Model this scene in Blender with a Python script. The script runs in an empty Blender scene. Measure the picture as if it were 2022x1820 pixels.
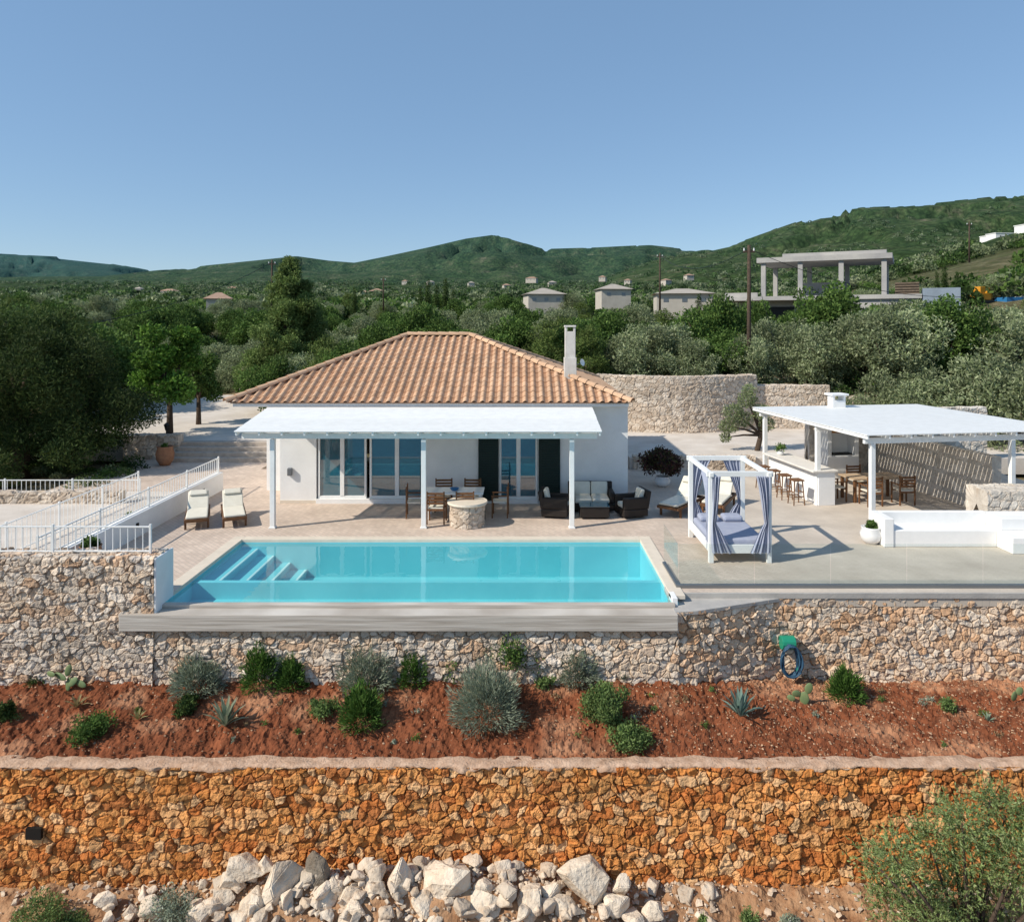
import bpy, bmesh, math, random
import numpy as np
from mathutils import Vector, Matrix
S=bpy.context.scene; COL=S.collection
R=random.Random(11); RN=np.random.default_rng(5)
CH=5.6; F=1440.0
def site(u,v,z=0.0):            # survey: where a point of known height stands
    y=(CH-z)*F/(v-640.0); return ((u-1030.0)*y/F, y)
# ------------------------------------------------------------------ materials
def newmat(name):
    m=bpy.data.materials.new(name); m.use_nodes=True; nt=m.node_tree
    return m,nt,nt.nodes['Principled BSDF']
def rgb(c): return (c[0],c[1],c[2],1)
def M(name,c,c2=None,sc=6,rough=.85,bump=0,bsc=30,spec=.3,attr=False,metal=0,trans=0,det=6,ior=None,lo=.35,hi=.65):
    m,nt,b=newmat(name); N=nt.nodes; L=nt.links
    b.inputs['Roughness'].default_value=rough; b.inputs['Specular IOR Level'].default_value=spec
    b.inputs['Metallic'].default_value=metal
    if ior: b.inputs['IOR'].default_value=ior
    geo=N.new('ShaderNodeNewGeometry')
    out=None
    if c2 is not None:
        n=N.new('ShaderNodeTexNoise'); n.inputs['Scale'].default_value=sc; n.inputs['Detail'].default_value=det
        n.inputs['Roughness'].default_value=.65
        L.new(geo.outputs['Position'],n.inputs['Vector'])
        r=N.new('ShaderNodeValToRGB'); r.color_ramp.elements[0].position=lo; r.color_ramp.elements[1].position=hi
        r.color_ramp.elements[0].color=rgb(c); r.color_ramp.elements[1].color=rgb(c2)
        L.new(n.outputs['Fac'],r.inputs['Fac']); out=r.outputs['Color']
    if attr:
        a=N.new('ShaderNodeAttribute'); a.attribute_name='Col'
        if out is not None:
            mx=N.new('ShaderNodeMix'); mx.data_type='RGBA'; mx.blend_type='MULTIPLY'; mx.inputs[0].default_value=1
            L.new(out,mx.inputs[6]); L.new(a.outputs['Color'],mx.inputs[7]); out=mx.outputs[2]
        else: out=a.outputs['Color']
    if out is None: b.inputs['Base Color'].default_value=rgb(c)
    else: L.new(out,b.inputs['Base Color'])
    if bump:
        n2=N.new('ShaderNodeTexNoise'); n2.inputs['Scale'].default_value=bsc; n2.inputs['Detail'].default_value=5
        L.new(geo.outputs['Position'],n2.inputs['Vector'])
        bp=N.new('ShaderNodeBump'); bp.inputs['Strength'].default_value=bump; bp.inputs['Distance'].default_value=.6/bsc
        L.new(n2.outputs['Fac'],bp.inputs['Height']); L.new(bp.outputs['Normal'],b.inputs['Normal'])
    if trans:
        t=N.new('ShaderNodeBsdfTranslucent'); ms=N.new('ShaderNodeMixShader'); ms.inputs[0].default_value=trans
        if out is not None: L.new(out,t.inputs['Color'])
        else: t.inputs['Color'].default_value=rgb(c)
        L.new(b.outputs[0],ms.inputs[1]); L.new(t.outputs[0],ms.inputs[2])
        L.new(ms.outputs[0],N['Material Output'].inputs['Surface'])
    return m
white=M('white_plaster',(.84,.83,.81),(.77,.76,.74),1.5,.8,.15,60)
whitew=M('white_painted_wood',(.84,.84,.82),(.77,.77,.75),4,.55,.1,80,.4)
wood=M('teak_wood',(.20,.095,.04),(.12,.055,.025),12,.6,.2,60)
darkwood=M('dark_wicker',(.03,.022,.018),(.015,.012,.01),60,.6,.6,120)
cream=M('cream_fabric',(.72,.68,.58),(.66,.62,.52),5,.9,.1,40)
lav=M('lavender_fabric',(.40,.43,.55),(.47,.50,.60),6,.9,.15,50,trans=.25)
terra=M('terracotta',(.34,.17,.09),(.25,.12,.07),8,.85,.2,40)
stonem=M('rubble_stone',(1.05,1.02,.98),(.74,.69,.65),7,.92,.9,38,.15,attr=True,lo=.32,hi=.72,det=9)
tilem=M('roof_tile',(1.05,1.0,.95),(.84,.81,.79),5,.85,.3,60,.2,attr=True)
leafm=M('foliage',(1.0,1.0,1.0),None,6,.7,0,spec=.15,attr=True,trans=.3)
bark=M('bark',(.10,.07,.05),(.05,.035,.025),10,.95,.8,25)
rockm=M('pale_limestone',(.68,.585,.48),(.46,.32,.21),3.0,.9,1.0,12,.2,attr=True,lo=.46,hi=.8)
concm=M('bare_concrete',(.47,.44,.40),(.36,.34,.32),1.6,.9,.3,30)
fconc=M('grey_concrete_frame',(.44,.42,.39),(.30,.29,.29),.35,.9,.3,10)
bconc=M('blue_grey_render',(.26,.31,.37),(.20,.24,.29),.5,.9,.3,10)
greensh=M('dark_green_paint',(.006,.018,.015),(.008,.022,.018),8,.5)
steel=M('grey_steel',(.25,.26,.27),None,rough=.4,metal=.8)
black=M('black_paint',(.012,.012,.012),None,rough=.5)
glassw=M('window_glass',(.012,.09,.13),(.02,.12,.17),.6,.03,0,spec=.9,ior=1.9)
poolm=M('pool_plaster',(.21,.60,.66),(.27,.66,.71),.8,.8)
copem=M('beige_coping',(.70,.61,.50),(.62,.54,.44),3,.8,.15,40)
soilm=M('red_soil',(.26,.088,.040),(.13,.042,.020),5.0,.98,1.0,24,.1,attr=True)
lowm=M('ochre_ground',(.46,.28,.16),(.28,.14,.07),3.0,.98,1.0,14,.1)
plasterp=M('pink_mortar',(.60,.41,.29),(.42,.26,.17),6,.95,1.0,26,.1)
bluep=M('blue_paint',(.03,.16,.35),None,rough=.5); orangep=M('orange_paint',(.6,.26,.02),None,rough=.5)
hosegreen=M('green_plastic',(.02,.25,.15),None,rough=.4); hoseblue=M('blue_rubber',(.03,.08,.14),None,rough=.5)
potw=M('glazed_white',(.75,.75,.74),None,rough=.25,spec=.5)
farroof=M('far_roof_tile',(.40,.27,.20),(.34,.22,.15),1,.9)
greyroof=M('pale_roof',(.42,.37,.32),(.36,.32,.27),1,.9)
farwall=M('far_plaster',(.50,.46,.40),(.44,.40,.34),1,.9)
drive=M('pale_gravel',(.68,.61,.54),(.56,.49,.42),.9,.95,.4,20,.1)
def deckmat():
    m,nt,b=newmat('paver_deck'); N=nt.nodes;L=nt.links
    geo=N.new('ShaderNodeNewGeometry'); mp=N.new('ShaderNodeMapping'); mp.inputs['Rotation'].default_value=(0,0,math.radians(45))
    L.new(geo.outputs['Position'],mp.inputs['Vector'])
    br=N.new('ShaderNodeTexBrick'); br.inputs['Scale'].default_value=1; br.inputs['Brick Width'].default_value=.22; br.inputs['Row Height'].default_value=.11
    br.inputs['Mortar Size'].default_value=.008; br.inputs['Color1'].default_value=(.66,.53,.43,1); br.inputs['Color2'].default_value=(.56,.44,.355,1)
    br.inputs['Mortar'].default_value=(.47,.39,.32,1); L.new(mp.outputs[0],br.inputs['Vector'])
    n=N.new('ShaderNodeTexNoise'); n.inputs['Scale'].default_value=.7; n.inputs['Detail'].default_value=9; n.inputs['Roughness'].default_value=.65; L.new(geo.outputs['Position'],n.inputs['Vector'])
    r=N.new('ShaderNodeValToRGB'); r.color_ramp.elements[0].position=.3; r.color_ramp.elements[1].position=.7
    r.color_ramp.elements[0].color=(.80,.79,.78,1); r.color_ramp.elements[1].color=(1.08,1.08,1.08,1); L.new(n.outputs['Fac'],r.inputs[0])
    sx=N.new('ShaderNodeSeparateXYZ'); L.new(geo.outputs['Position'],sx.inputs[0])
    mr=N.new('ShaderNodeMapRange'); mr.inputs[1].default_value=3.2; mr.inputs[2].default_value=6.5; mr.inputs[4].default_value=.7; L.new(sx.outputs[0],mr.inputs[0])
    g=N.new('ShaderNodeMix'); g.data_type='RGBA'; L.new(mr.outputs[0],g.inputs[0]); L.new(br.outputs['Color'],g.inputs[6]); g.inputs[7].default_value=(.56,.50,.42,1)
    mx=N.new('ShaderNodeMix'); mx.data_type='RGBA'; mx.blend_type='MULTIPLY'; mx.inputs[0].default_value=1
    L.new(g.outputs[2],mx.inputs[6]); L.new(r.outputs[0],mx.inputs[7]); L.new(mx.outputs[2],b.inputs['Base Color'])
    bp=N.new('ShaderNodeBump'); bp.inputs['Strength'].default_value=.4; bp.inputs['Distance'].default_value=.01; L.new(br.outputs['Fac'],bp.inputs['Height']); bp.invert=True
    L.new(bp.outputs[0],b.inputs['Normal']); b.inputs['Roughness'].default_value=.85
    return m
deckm=deckmat()
def boardmat():
    m,nt,b=newmat('board_formed_concrete'); N=nt.nodes;L=nt.links
    geo=N.new('ShaderNodeNewGeometry'); mp=N.new('ShaderNodeMapping'); mp.inputs['Scale'].default_value=(.5,.5,14)
    L.new(geo.outputs['Position'],mp.inputs[0]); n=N.new('ShaderNodeTexNoise'); n.inputs['Scale'].default_value=1.5; n.inputs['Detail'].default_value=6
    L.new(mp.outputs[0],n.inputs['Vector']); r=N.new('ShaderNodeValToRGB'); r.color_ramp.elements[0].position=.3; r.color_ramp.elements[1].position=.7
    r.color_ramp.elements[0].color=(.36,.31,.26,1); r.color_ramp.elements[1].color=(.60,.55,.49,1); L.new(n.outputs[0],r.inputs[0])
    L.new(r.outputs[0],b.inputs['Base Color']); bp=N.new('ShaderNodeBump'); bp.inputs['Strength'].default_value=.5; bp.inputs['Distance'].default_value=.02
    L.new(n.outputs[0],bp.inputs['Height']); L.new(bp.outputs[0],b.inputs['Normal']); b.inputs['Roughness'].default_value=.9
    return m
boardm=boardmat()
def watermat(name,tint,rip,bsc,k=.8):
    m,nt,b=newmat(name); N=nt.nodes;L=nt.links; N.remove(b)
    tr=N.new('ShaderNodeBsdfTransparent'); tr.inputs[0].default_value=rgb(tint)
    gl=N.new('ShaderNodeBsdfGlossy'); gl.inputs['Roughness'].default_value=.02
    lw=N.new('ShaderNodeLayerWeight'); lw.inputs[0].default_value=.5
    pw=N.new('ShaderNodeMath'); pw.operation='POWER'; pw.inputs[1].default_value=4.0; L.new(lw.outputs['Facing'],pw.inputs[0])
    ma=N.new('ShaderNodeMath'); ma.operation='MULTIPLY_ADD'; ma.inputs[1].default_value=k; ma.inputs[2].default_value=.03; L.new(pw.outputs[0],ma.inputs[0])
    geo=N.new('ShaderNodeNewGeometry')
    ms=N.new('ShaderNodeMixShader'); L.new(ma.outputs[0],ms.inputs[0]); L.new(tr.outputs[0],ms.inputs[1]); L.new(gl.outputs[0],ms.inputs[2])
    if rip:
        n=N.new('ShaderNodeTexNoise'); n.inputs['Scale'].default_value=bsc; n.inputs['Detail'].default_value=2; L.new(geo.outputs['Position'],n.inputs['Vector'])
        bp=N.new('ShaderNodeBump'); bp.inputs['Strength'].default_value=rip; bp.inputs['Distance'].default_value=.02; L.new(n.outputs[0],bp.inputs['Height'])
        L.new(bp.outputs[0],gl.inputs['Normal'])
    L.new(ms.outputs[0],N['Material Output'].inputs['Surface']); return m
waterm=watermat('pool_water',(.72,.945,.955),.2,2.2,.8)
fglass=watermat('clear_glass',(.93,.96,.955),0,1,.35)
seam=M('reflection_sea_water',(.01,.09,.16),(.012,.11,.19),.01,.25,0,spec=.5)
def terrmat():
    m,nt,b=newmat('terrain'); N=nt.nodes;L=nt.links
    geo=N.new('ShaderNodeNewGeometry'); sx=N.new('ShaderNodeSeparateXYZ'); L.new(geo.outputs['Position'],sx.inputs[0])
    def noise(sc,det,ro=.6):
        n=N.new('ShaderNodeTexNoise'); n.inputs['Scale'].default_value=sc; n.inputs['Detail'].default_value=det; n.inputs['Roughness'].default_value=ro
        L.new(geo.outputs['Position'],n.inputs['Vector']); return n
    def ramp(src,stops):
        r=N.new('ShaderNodeValToRGB'); e=r.color_ramp.elements
        e[0].position=stops[0][0]; e[0].color=rgb(stops[0][1]); e[1].position=stops[-1][0]; e[1].color=rgb(stops[-1][1])
        for p,c in stops[1:-1]:
            k=e.new(p); k.color=rgb(c)
        L.new(src,r.inputs[0]); return r
    near=ramp(noise(.35,8).outputs[0],[(.3,(.09,.10,.04)),(.5,(.20,.17,.09)),(.72,(.48,.38,.25))])
    far=ramp(noise(.03,13,.78).outputs[0],[(.34,(.028,.056,.020)),(.47,(.055,.095,.034)),(.56,(.090,.125,.052)),(.62,(.16,.165,.095)),(.69,(.34,.29,.21))])
    vo=N.new('ShaderNodeTexVoronoi'); vo.inputs['Scale'].default_value=.2; L.new(geo.outputs['Position'],vo.inputs['Vector'])
    vr=ramp(vo.outputs['Distance'],[(.1,(1.15,1.15,1.1)),(.75,(.5,.5,.5))])
    mm=N.new('ShaderNodeMix'); mm.data_type='RGBA'; mm.blend_type='MULTIPLY'; mm.inputs[0].default_value=1
    L.new(far.outputs[0],mm.inputs[6]); L.new(vr.outputs[0],mm.inputs[7])
    haze_mix=N.new('ShaderNodeMapRange'); haze_mix.inputs[1].default_value=500; haze_mix.inputs[2].default_value=3000; haze_mix.inputs[3].default_value=0; haze_mix.inputs[4].default_value=.78  # aerial haze painted into the hill colour, growing with world Y
    L.new(sx.outputs[1],haze_mix.inputs[0])
    m2=N.new('ShaderNodeMix'); m2.data_type='RGBA'; L.new(haze_mix.outputs[0],m2.inputs[0]); L.new(mm.outputs[2],m2.inputs[6]); m2.inputs[7].default_value=(.035,.10,.115,1)
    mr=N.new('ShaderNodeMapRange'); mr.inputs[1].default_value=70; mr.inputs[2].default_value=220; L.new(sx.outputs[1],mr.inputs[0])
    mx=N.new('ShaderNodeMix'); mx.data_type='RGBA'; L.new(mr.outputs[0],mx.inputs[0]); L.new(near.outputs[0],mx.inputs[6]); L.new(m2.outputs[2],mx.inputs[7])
    L.new(mx.outputs[2],b.inputs['Base Color']); b.inputs['Roughness'].default_value=1; b.inputs['Specular IOR Level'].default_value=.05
    n3=noise(.09,9,.7); bp=N.new('ShaderNodeBump'); bp.inputs['Strength'].default_value=.8; bp.inputs['Distance'].default_value=8
    L.new(n3.outputs[0],bp.inputs['Height']); L.new(bp.outputs[0],b.inputs['Normal'])
    return m
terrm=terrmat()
# ------------------------------------------------------------------ mesh tools
def npmesh(name,V,Fc,mat,cols=None,smooth=False):
    me=bpy.data.meshes.new(name); V=np.ascontiguousarray(V,np.float32); Fc=np.ascontiguousarray(Fc,np.int32); k=Fc.shape[1]
    me.vertices.add(len(V)); me.vertices.foreach_set('co',V.ravel())
    me.loops.add(Fc.size); me.loops.foreach_set('vertex_index',Fc.ravel())
    me.polygons.add(len(Fc)); me.polygons.foreach_set('loop_start',np.arange(0,Fc.size,k,dtype=np.int32))
    me.polygons.foreach_set('use_smooth',np.full(len(Fc),smooth))
    me.update(calc_edges=True)
    if cols is not None:
        a=me.attributes.new('Col','FLOAT_COLOR','POINT'); c=np.ones((len(V),4),np.float32); c[:,:3]=cols; a.data.foreach_set('color',c.ravel())
    me.materials.append(mat); return me
def link(name,me,parent=None,loc=(0,0,0),label=None,category=None,kind=None,group=None,rz=0):
    o=bpy.data.objects.new(name,me); COL.objects.link(o); o.location=loc; o.rotation_euler=(0,0,rz)
    if parent: o.parent=parent
    if label: o['label']=label
    if category: o['category']=category
    if kind: o['kind']=kind
    if group: o['group']=group
    return o
def thing(name,label,category,loc=(0,0,0),rz=0,group=None):
    return link(name,None,None,loc,label,category,None,group,rz)
def dup(root,loc,rz=None,sc=None,label=None):
    n=root.copy(); COL.objects.link(n); n.location=loc
    if rz is not None: n.rotation_euler=(0,0,rz)
    if sc is not None: n.scale=(sc,sc,sc) if not hasattr(sc,'__len__') else sc
    if label: n['label']=label
    def rec(a,b):
        for c in a.children:
            k=c.copy(); COL.objects.link(k); k.parent=b; rec(c,k)
    rec(root,n); return n
class G:
    def __init__(s): s.v=[]; s.f=[]
    def add(s,vs,fs):
        o=len(s.v); s.v+= [tuple(p) for p in vs]; s.f+=[tuple(i+o for i in f) for f in fs]; return s
    def box(s,x0,x1,y0,y1,z0,z1,m=None):
        vs=[Vector(p) for p in ((x0,y0,z0),(x1,y0,z0),(x1,y1,z0),(x0,y1,z0),(x0,y0,z1),(x1,y0,z1),(x1,y1,z1),(x0,y1,z1))]
        if m is not None: vs=[m@p for p in vs]
        return s.add(vs,[(0,3,2,1),(4,5,6,7),(0,1,5,4),(1,2,6,5),(2,3,7,6),(3,0,4,7)])
    def tube(s,pts,rs,n=8,cap=True):
        pts=[Vector(p) for p in pts]
        if not hasattr(rs,'__len__'): rs=[rs]*len(pts)
        vs=[];fs=[]
        for i,p in enumerate(pts):
            d=(pts[min(i+1,len(pts)-1)]-pts[max(i-1,0)]).normalized()
            a=d.cross(Vector((0,0,1)) if abs(d.z)<.9 else Vector((1,0,0))).normalized(); b=d.cross(a)
            for k in range(n):
                t=2*math.pi*k/n; vs.append(p+(a*math.cos(t)+b*math.sin(t))*rs[i])
        for i in range(len(pts)-1):
            for k in range(n): fs.append((i*n+k,i*n+(k+1)%n,(i+1)*n+(k+1)%n,(i+1)*n+k))
        if cap: fs.append(tuple(range(n))); fs.append(tuple(range((len(pts)-1)*n,len(pts)*n))[::-1])
        return s.add(vs,fs)
    def cyl(s,p0,p1,r0,r1=None,n=10): return s.tube([p0,p1],[r0,r0 if r1 is None else r1],n)
    def lathe(s,prof,n=24,c=(0,0,0)):
        vs=[];fs=[]
        for r,z in prof:
            for k in range(n):
                t=2*math.pi*k/n; vs.append((c[0]+r*math.cos(t),c[1]+r*math.sin(t),c[2]+z))
        m=len(prof)
        for i in range(m-1):
            for k in range(n): fs.append((i*n+k,i*n+(k+1)%n,(i+1)*n+(k+1)%n,(i+1)*n+k))
        fs.append(tuple(range(n))[::-1]); fs.append(tuple(range((m-1)*n,m*n)))
        return s.add(vs,fs)
    def obj(s,name,mat,parent=None,bevel=0,smooth=False,**kw):
        me=bpy.data.meshes.new(name); me.from_pydata(s.v,[],s.f); me.materials.append(mat)
        if smooth: me.polygons.foreach_set('use_smooth',[len(p.vertices)==4 for p in me.polygons])
        bm=bmesh.new(); bm.from_mesh(me); bmesh.ops.recalc_face_normals(bm,faces=bm.faces)
        bm.to_mesh(me); bm.free()
        o=link(name,me,parent,**kw)
        if bevel:
            b=o.modifiers.new('Bevel','BEVEL'); b.width=bevel; b.segments=2; b.limit_method='ANGLE'
        return o
def hsh(i,j,s):
    n=(i.astype(np.int64)*374761393+j.astype(np.int64)*668265263+s*2147483647)&0xffffffff
    n=((n^(n>>13))*1274126177)&0xffffffff; n=(n^(n>>16))&0xffffffff
    return n/4294967295.0
def vn(x,y,s=1):
    x=np.asarray(x,float); y=np.asarray(y,float); i=np.floor(x); j=np.floor(y); fx=x-i; fy=y-j; fx=fx*fx*(3-2*fx); fy=fy*fy*(3-2*fy)
    i=i.astype(np.int64); j=j.astype(np.int64)
    return (hsh(i,j,s)*(1-fx)+hsh(i+1,j,s)*fx)*(1-fy)+(hsh(i,j+1,s)*(1-fx)+hsh(i+1,j+1,s)*fx)*fy
def fbm(x,y,s=1,o=4):
    t=0;a=.5;w=0
    for k in range(o): t=t+a*vn(x*2**k,y*2**k,s+k); w+=a; a*=.5
    return t/w
def sst(x,a,b): t=np.clip((x-a)/(b-a),0,1); return t*t*(3-2*t)
def gridf(nu,ns):
    i=np.arange(nu-1)[:,None]; j=np.arange(ns-1)[None,:]; a=(i*ns+j)
    return np.stack([a,a+ns,a+ns+1,a+1],-1).reshape(-1,4)
PAL_UP=[(.72,.61,.50),(.66,.52,.40),(.75,.67,.58),(.60,.42,.29),(.68,.60,.51),(.72,.59,.46),(.58,.50,.42),(.71,.63,.55)]
PAL_LO=[(.70,.335,.12),(.63,.26,.075),(.72,.40,.18),(.54,.19,.055),(.66,.33,.12),(.74,.47,.25),(.47,.18,.06),(.66,.29,.09)]
PAL_PALE=[(.66,.58,.49),(.60,.51,.42),(.70,.63,.55),(.56,.47,.38),(.63,.56,.48)]
def rubble(name,path,prof,pal,gap,cell=(.25,.17),res=.018,amp=.055,seed=1,parent=None,gw=.15,**kw):
    path=np.array(path,float); seg=np.diff(path,axis=0); sl=np.hypot(seg[:,0],seg[:,1]); cu=np.r_[0,np.cumsum(sl)]
    nu=int(cu[-1]/res)+2; u=np.linspace(0,cu[-1],nu)
    px=np.interp(u,cu,path[:,0]); py=np.interp(u,cu,path[:,1])
    tx=np.gradient(px,u); ty=np.gradient(py,u); ln=np.hypot(tx,ty); nx=ty/ln; ny=-tx/ln
    prof=np.array(prof,float); ps=np.diff(prof,axis=0); cs=np.r_[0,np.cumsum(np.hypot(ps[:,0],ps[:,1]))]
    ns=int(cs[-1]/res)+2; s=np.linspace(0,cs[-1],ns); po=np.interp(s,cs,prof[:,0]); pz=np.interp(s,cs,prof[:,1])
    to=np.gradient(po,s); tz=np.gradient(pz,s); l2=np.hypot(to,tz)+1e-9; pn=tz/l2; pnz=-to/l2
    U,Sg=np.meshgrid(u,s,indexing='ij'); U=U.ravel(); Sg=Sg.ravel(); k5=1.2/cell[0]
    wu=U+.6*(fbm(U*k5,Sg*k5,seed+3,4)-.5)*cell[0]; ws=Sg+.8*(fbm(U*k5+40,Sg*k5,seed+9,4)-.5)*cell[1]
    a=wu/cell[0]; b=ws/cell[1]; ib=np.floor(b).astype(np.int64)
    best=np.full(len(U),9.);sec=np.full(len(U),9.);bid=np.zeros(len(U),np.int64)
    cand=[]
    for dj in (-1,0,1):
        jj=ib+dj; off=.5*(jj&1)+.3*hsh(jj,jj*0,seed+2); ia=np.floor(a-off).astype(np.int64)
        for di in (-1,0,1):
            ii=ia+di; jx=hsh(ii,jj,seed); jy=hsh(ii,jj,seed+17)
            d=np.hypot((ii+off+.5+(jx-.5)*.95-a)*1.0,(jj+.5+(jy-.5)*.95-b)*.85)-.16*hsh(ii,jj,seed+60)
            mer=(hsh(ii,jj,seed+31)<.28)
            idd=np.where(mer,(ii+1)*7919+jj*104729,ii*7919+jj*104729)
            cand.append((d,idd))
    for d,i_ in cand:
        lt=d<best; bid=np.where(lt,i_,bid); best=np.where(lt,d,best)
    for d,i_ in cand: sec=np.where((i_!=bid)&(d<sec),d,sec)
    e=sec-best; st=sst(e,-.02,gw)
    r1=hsh(bid,bid*0+3,seed+5); r2=hsh(bid,bid*0+5,seed+6); r3=hsh(bid,bid*0+7,seed+7); r4=hsh(bid,bid*0+9,seed+8)
    cx=wu/cell[0]-np.floor(a); cy=ws/cell[1]-np.floor(b)
    h=st*amp*(.35+.9*r1)+st*amp*1.1*((r2-.5)*(cx-.5)+(r3-.5)*(cy-.5))+st*amp*.9*(fbm(U*14,Sg*14,seed+4,4)-.5)
    nxu=np.repeat(nx,ns); nyu=np.repeat(ny,ns)
    pon=np.tile(pn,nu); pzn=np.tile(pnz,nu); poo=np.tile(po,nu)+pon*h; zz=np.tile(pz,nu)+pzn*h
    V=np.stack([np.repeat(px,ns)+nxu*poo,np.repeat(py,ns)+nyu*poo,zz],1)
    P_=np.array(pal); idx=(r4*len(pal)*.999).astype(int); c=P_[idx]*(.84+.28*r2)[:,None]
    c=c*(.76+.48*fbm(U*.6,Sg*.9,seed+50,4))[:,None]
    c=c*st[:,None]+np.array(gap)*(1-st)[:,None]
    Fc=gridf(nu,ns)
    if len(prof)>2:
        ex=[];vv=[]
        for k in (0,nu-1):
            ring=np.arange(ns)+k*ns; cidx=len(V)+len(vv); vv.append(V[ring].mean(0))
            for q in range(0,ns-2,2): ex.append((cidx,ring[q],ring[q+1],ring[q+2]))
        V=np.vstack([V,vv]); c=np.vstack([c,np.tile(np.array(pal[0])*.8,(2,1))]); Fc=np.vstack([Fc,ex])
    me=npmesh(name,V,Fc,stonem,c); return link(name,me,parent,**kw)
def leafgeo(C,A,L,W,rng):
    n=len(C); A=A/(np.linalg.norm(A,axis=1,keepdims=True)+1e-9); B=rng.normal(size=(n,3)); B-=A*(B*A).sum(1,keepdims=True); B/=np.linalg.norm(B,axis=1,keepdims=True)+1e-9
    L=np.broadcast_to(np.asarray(L,float),(n,))[:,None]; W=np.broadcast_to(np.asarray(W,float),(n,))[:,None]
    V=np.stack([C-A*L*.5,C+B*W*.5,C+A*L*.5,C-B*W*.5],1).reshape(-1,3); Fc=np.arange(4*n).reshape(-1,4); return V,Fc
LG=1.7
def leafmesh(name,C,A,L,W,col,rng):
    V,Fc=leafgeo(C,A,L,W,rng); return npmesh(name,V,Fc,leafm,np.repeat(np.minimum(col*LG,.5),4,axis=0))
def unit(rng,n):
    d=rng.normal(size=(n,3)); return d/np.linalg.norm(d,axis=1,keepdims=True)
def clumpleaves(rng,cl,n,pal,thick=.5,up=.25,squash=.85):
    cl=np.array(cl); w=cl[:,3]**2; k=rng.choice(len(cl),n,p=w/w.sum()); d=unit(rng,n)
    r=cl[k,3]*(1-thick*rng.random(n)**1.5)*(.85+.3*rng.random(n)); C=cl[k,:3]+d*r[:,None]*np.array([1,1,squash])
    A=d*.7+unit(rng,n)*.9+np.array([0,0,up]); P_=np.array(pal)
    cb=rng.random((len(cl),1))*.6+.72; ci=rng.integers(0,len(pal),n); col=P_[ci]*cb[k]*(.75+.5*rng.random((n,1)))
    return C,A,col
OL=[(.130,.155,.080),(.18,.20,.115),(.095,.118,.055)]
GR=[(.052,.092,.020),(.078,.122,.030),(.035,.066,.015)]
DK=[(.028,.050,.013),(.045,.068,.018),(.018,.033,.010)]
PI=[(.066,.095,.024),(.095,.122,.034),(.042,.064,.017)]
def round_clumps(rng,n,rx,ry,rz,cz,r0,r1):
    out=[]
    for i in range(n):
        d=unit(rng,1)[0]; d[2]=d[2] if d[2]>-.75 else abs(d[2]); f=.35+.6*rng.random()
        out.append((d[0]*rx*f,d[1]*ry*f,cz+d[2]*rz*f,r0+(r1-r0)*rng.random()))
    return out
def make_tree(name,label,loc,rng,cl,n,pal,L,W,trunk_h,tr,group=None,thick=.5,cat='tree',lean=(0,0)):
    t=thing(name,label,cat,loc,0,group)
    g=G(); top=Vector((lean[0],lean[1],trunk_h)); g.tube([(0,0,-.3),(lean[0]*.3+.05*tr,0,trunk_h*.4),top],[tr*1.3,tr,tr*.75],8)
    for c in sorted(cl,key=lambda q:-q[3])[:10]:
        e=Vector(c[:3]); mid=top.lerp(e,.5)+Vector((0,0,-.1*abs(e.z-top.z))); g.tube([top-Vector((0,0,.15)),mid,e],[tr*.55,tr*.35,tr*.12],6)
    g.obj('trunk',bark,t,smooth=True)
    C,A,col=clumpleaves(rng,cl,n,pal,thick); link('crown',leafmesh('crown',C,A,L*(.7+.6*rng.random(n)),W*(.7+.6*rng.random(n)),col,rng),t)
    return t
# ------------------------------------------------------------------ ground
rA=(3000,900,[(-900,520),(-300,512),(0,508),(110,513),(220,525),(300,541),(420,545),(1000,560),(2500,560)])
rB=(1600,480,[(-600,556),(200,554),(300,543),(400,533),(500,523),(585,514),(650,523),(700,527),(760,515),(850,496),(920,480),(980,472),(1020,484),(1075,500),(1180,497),(1280,492),(1345,499),(1500,515),(2500,560)])
rC=(1000,360,[(1180,572),(1250,540),(1345,506),(1410,497),(1480,482),(1550,457),(1620,433),(1700,424),(1780,421),(1830,416),(1900,410),(1960,404),(2022,402),(2500,380),(3200,400)])
def Hh(x,y):
    x=np.asarray(x,float); y=np.asarray(y,float)
    base=2.0+.05*(np.clip(y,37,1200)-37)
    left=sst(-x,5.5,10)*(1-sst(y,46,66)); base=base*(1-left)+.55*left
    right=np.clip((x-.36*y)/np.maximum(y,30),0,.5)*sst(y,50,160)*.26*np.clip(y,0,330)*(1-.6*sst(y,300,600)); base=base+right
    h=base+ (fbm(x*.03,y*.03,7,4)-.5)*2.2*sst(y,60,200)
    for k,(Yr,w,pts) in enumerate((rA,rB,rC)):
        P_=np.array(pts,float); Z=np.interp(1030+F*x/np.maximum(y,60),P_[:,0],CH+(643-P_[:,1])*Yr/F)
        d=(y-Yr)/w; g=np.where(d<0,np.exp(-d*d),np.exp(-d*d*.35)); rel=np.minimum(0,fbm(x/(Yr*.06)+9,y/(Yr*.06),20+k,6)-.56)
        hk=base+(Z-base)*g*(1+rel*2.0*np.clip(np.abs(d)*2.5,0,1)*(d<0))
        h=np.where(y>80,np.maximum(h,hk),h)
    low=np.where(y<12.55,-4.35-.18*(12.55-np.clip(y,-3,12.6))-.22*np.clip(-3-y,0,400),0)
    h=np.where(y<12.55,low,np.where(y<19.6,-2.9,np.where(y<36.5,-.35,h)))
    return h
ys=np.r_[-4000,-1500,-500,-200,-90,-40,-15,np.linspace(-3,12.5,14),12.6,14,17,19.5,19.7,24,28,34,36.4,36.6,np.geomspace(37.5,4200,270)]
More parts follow.
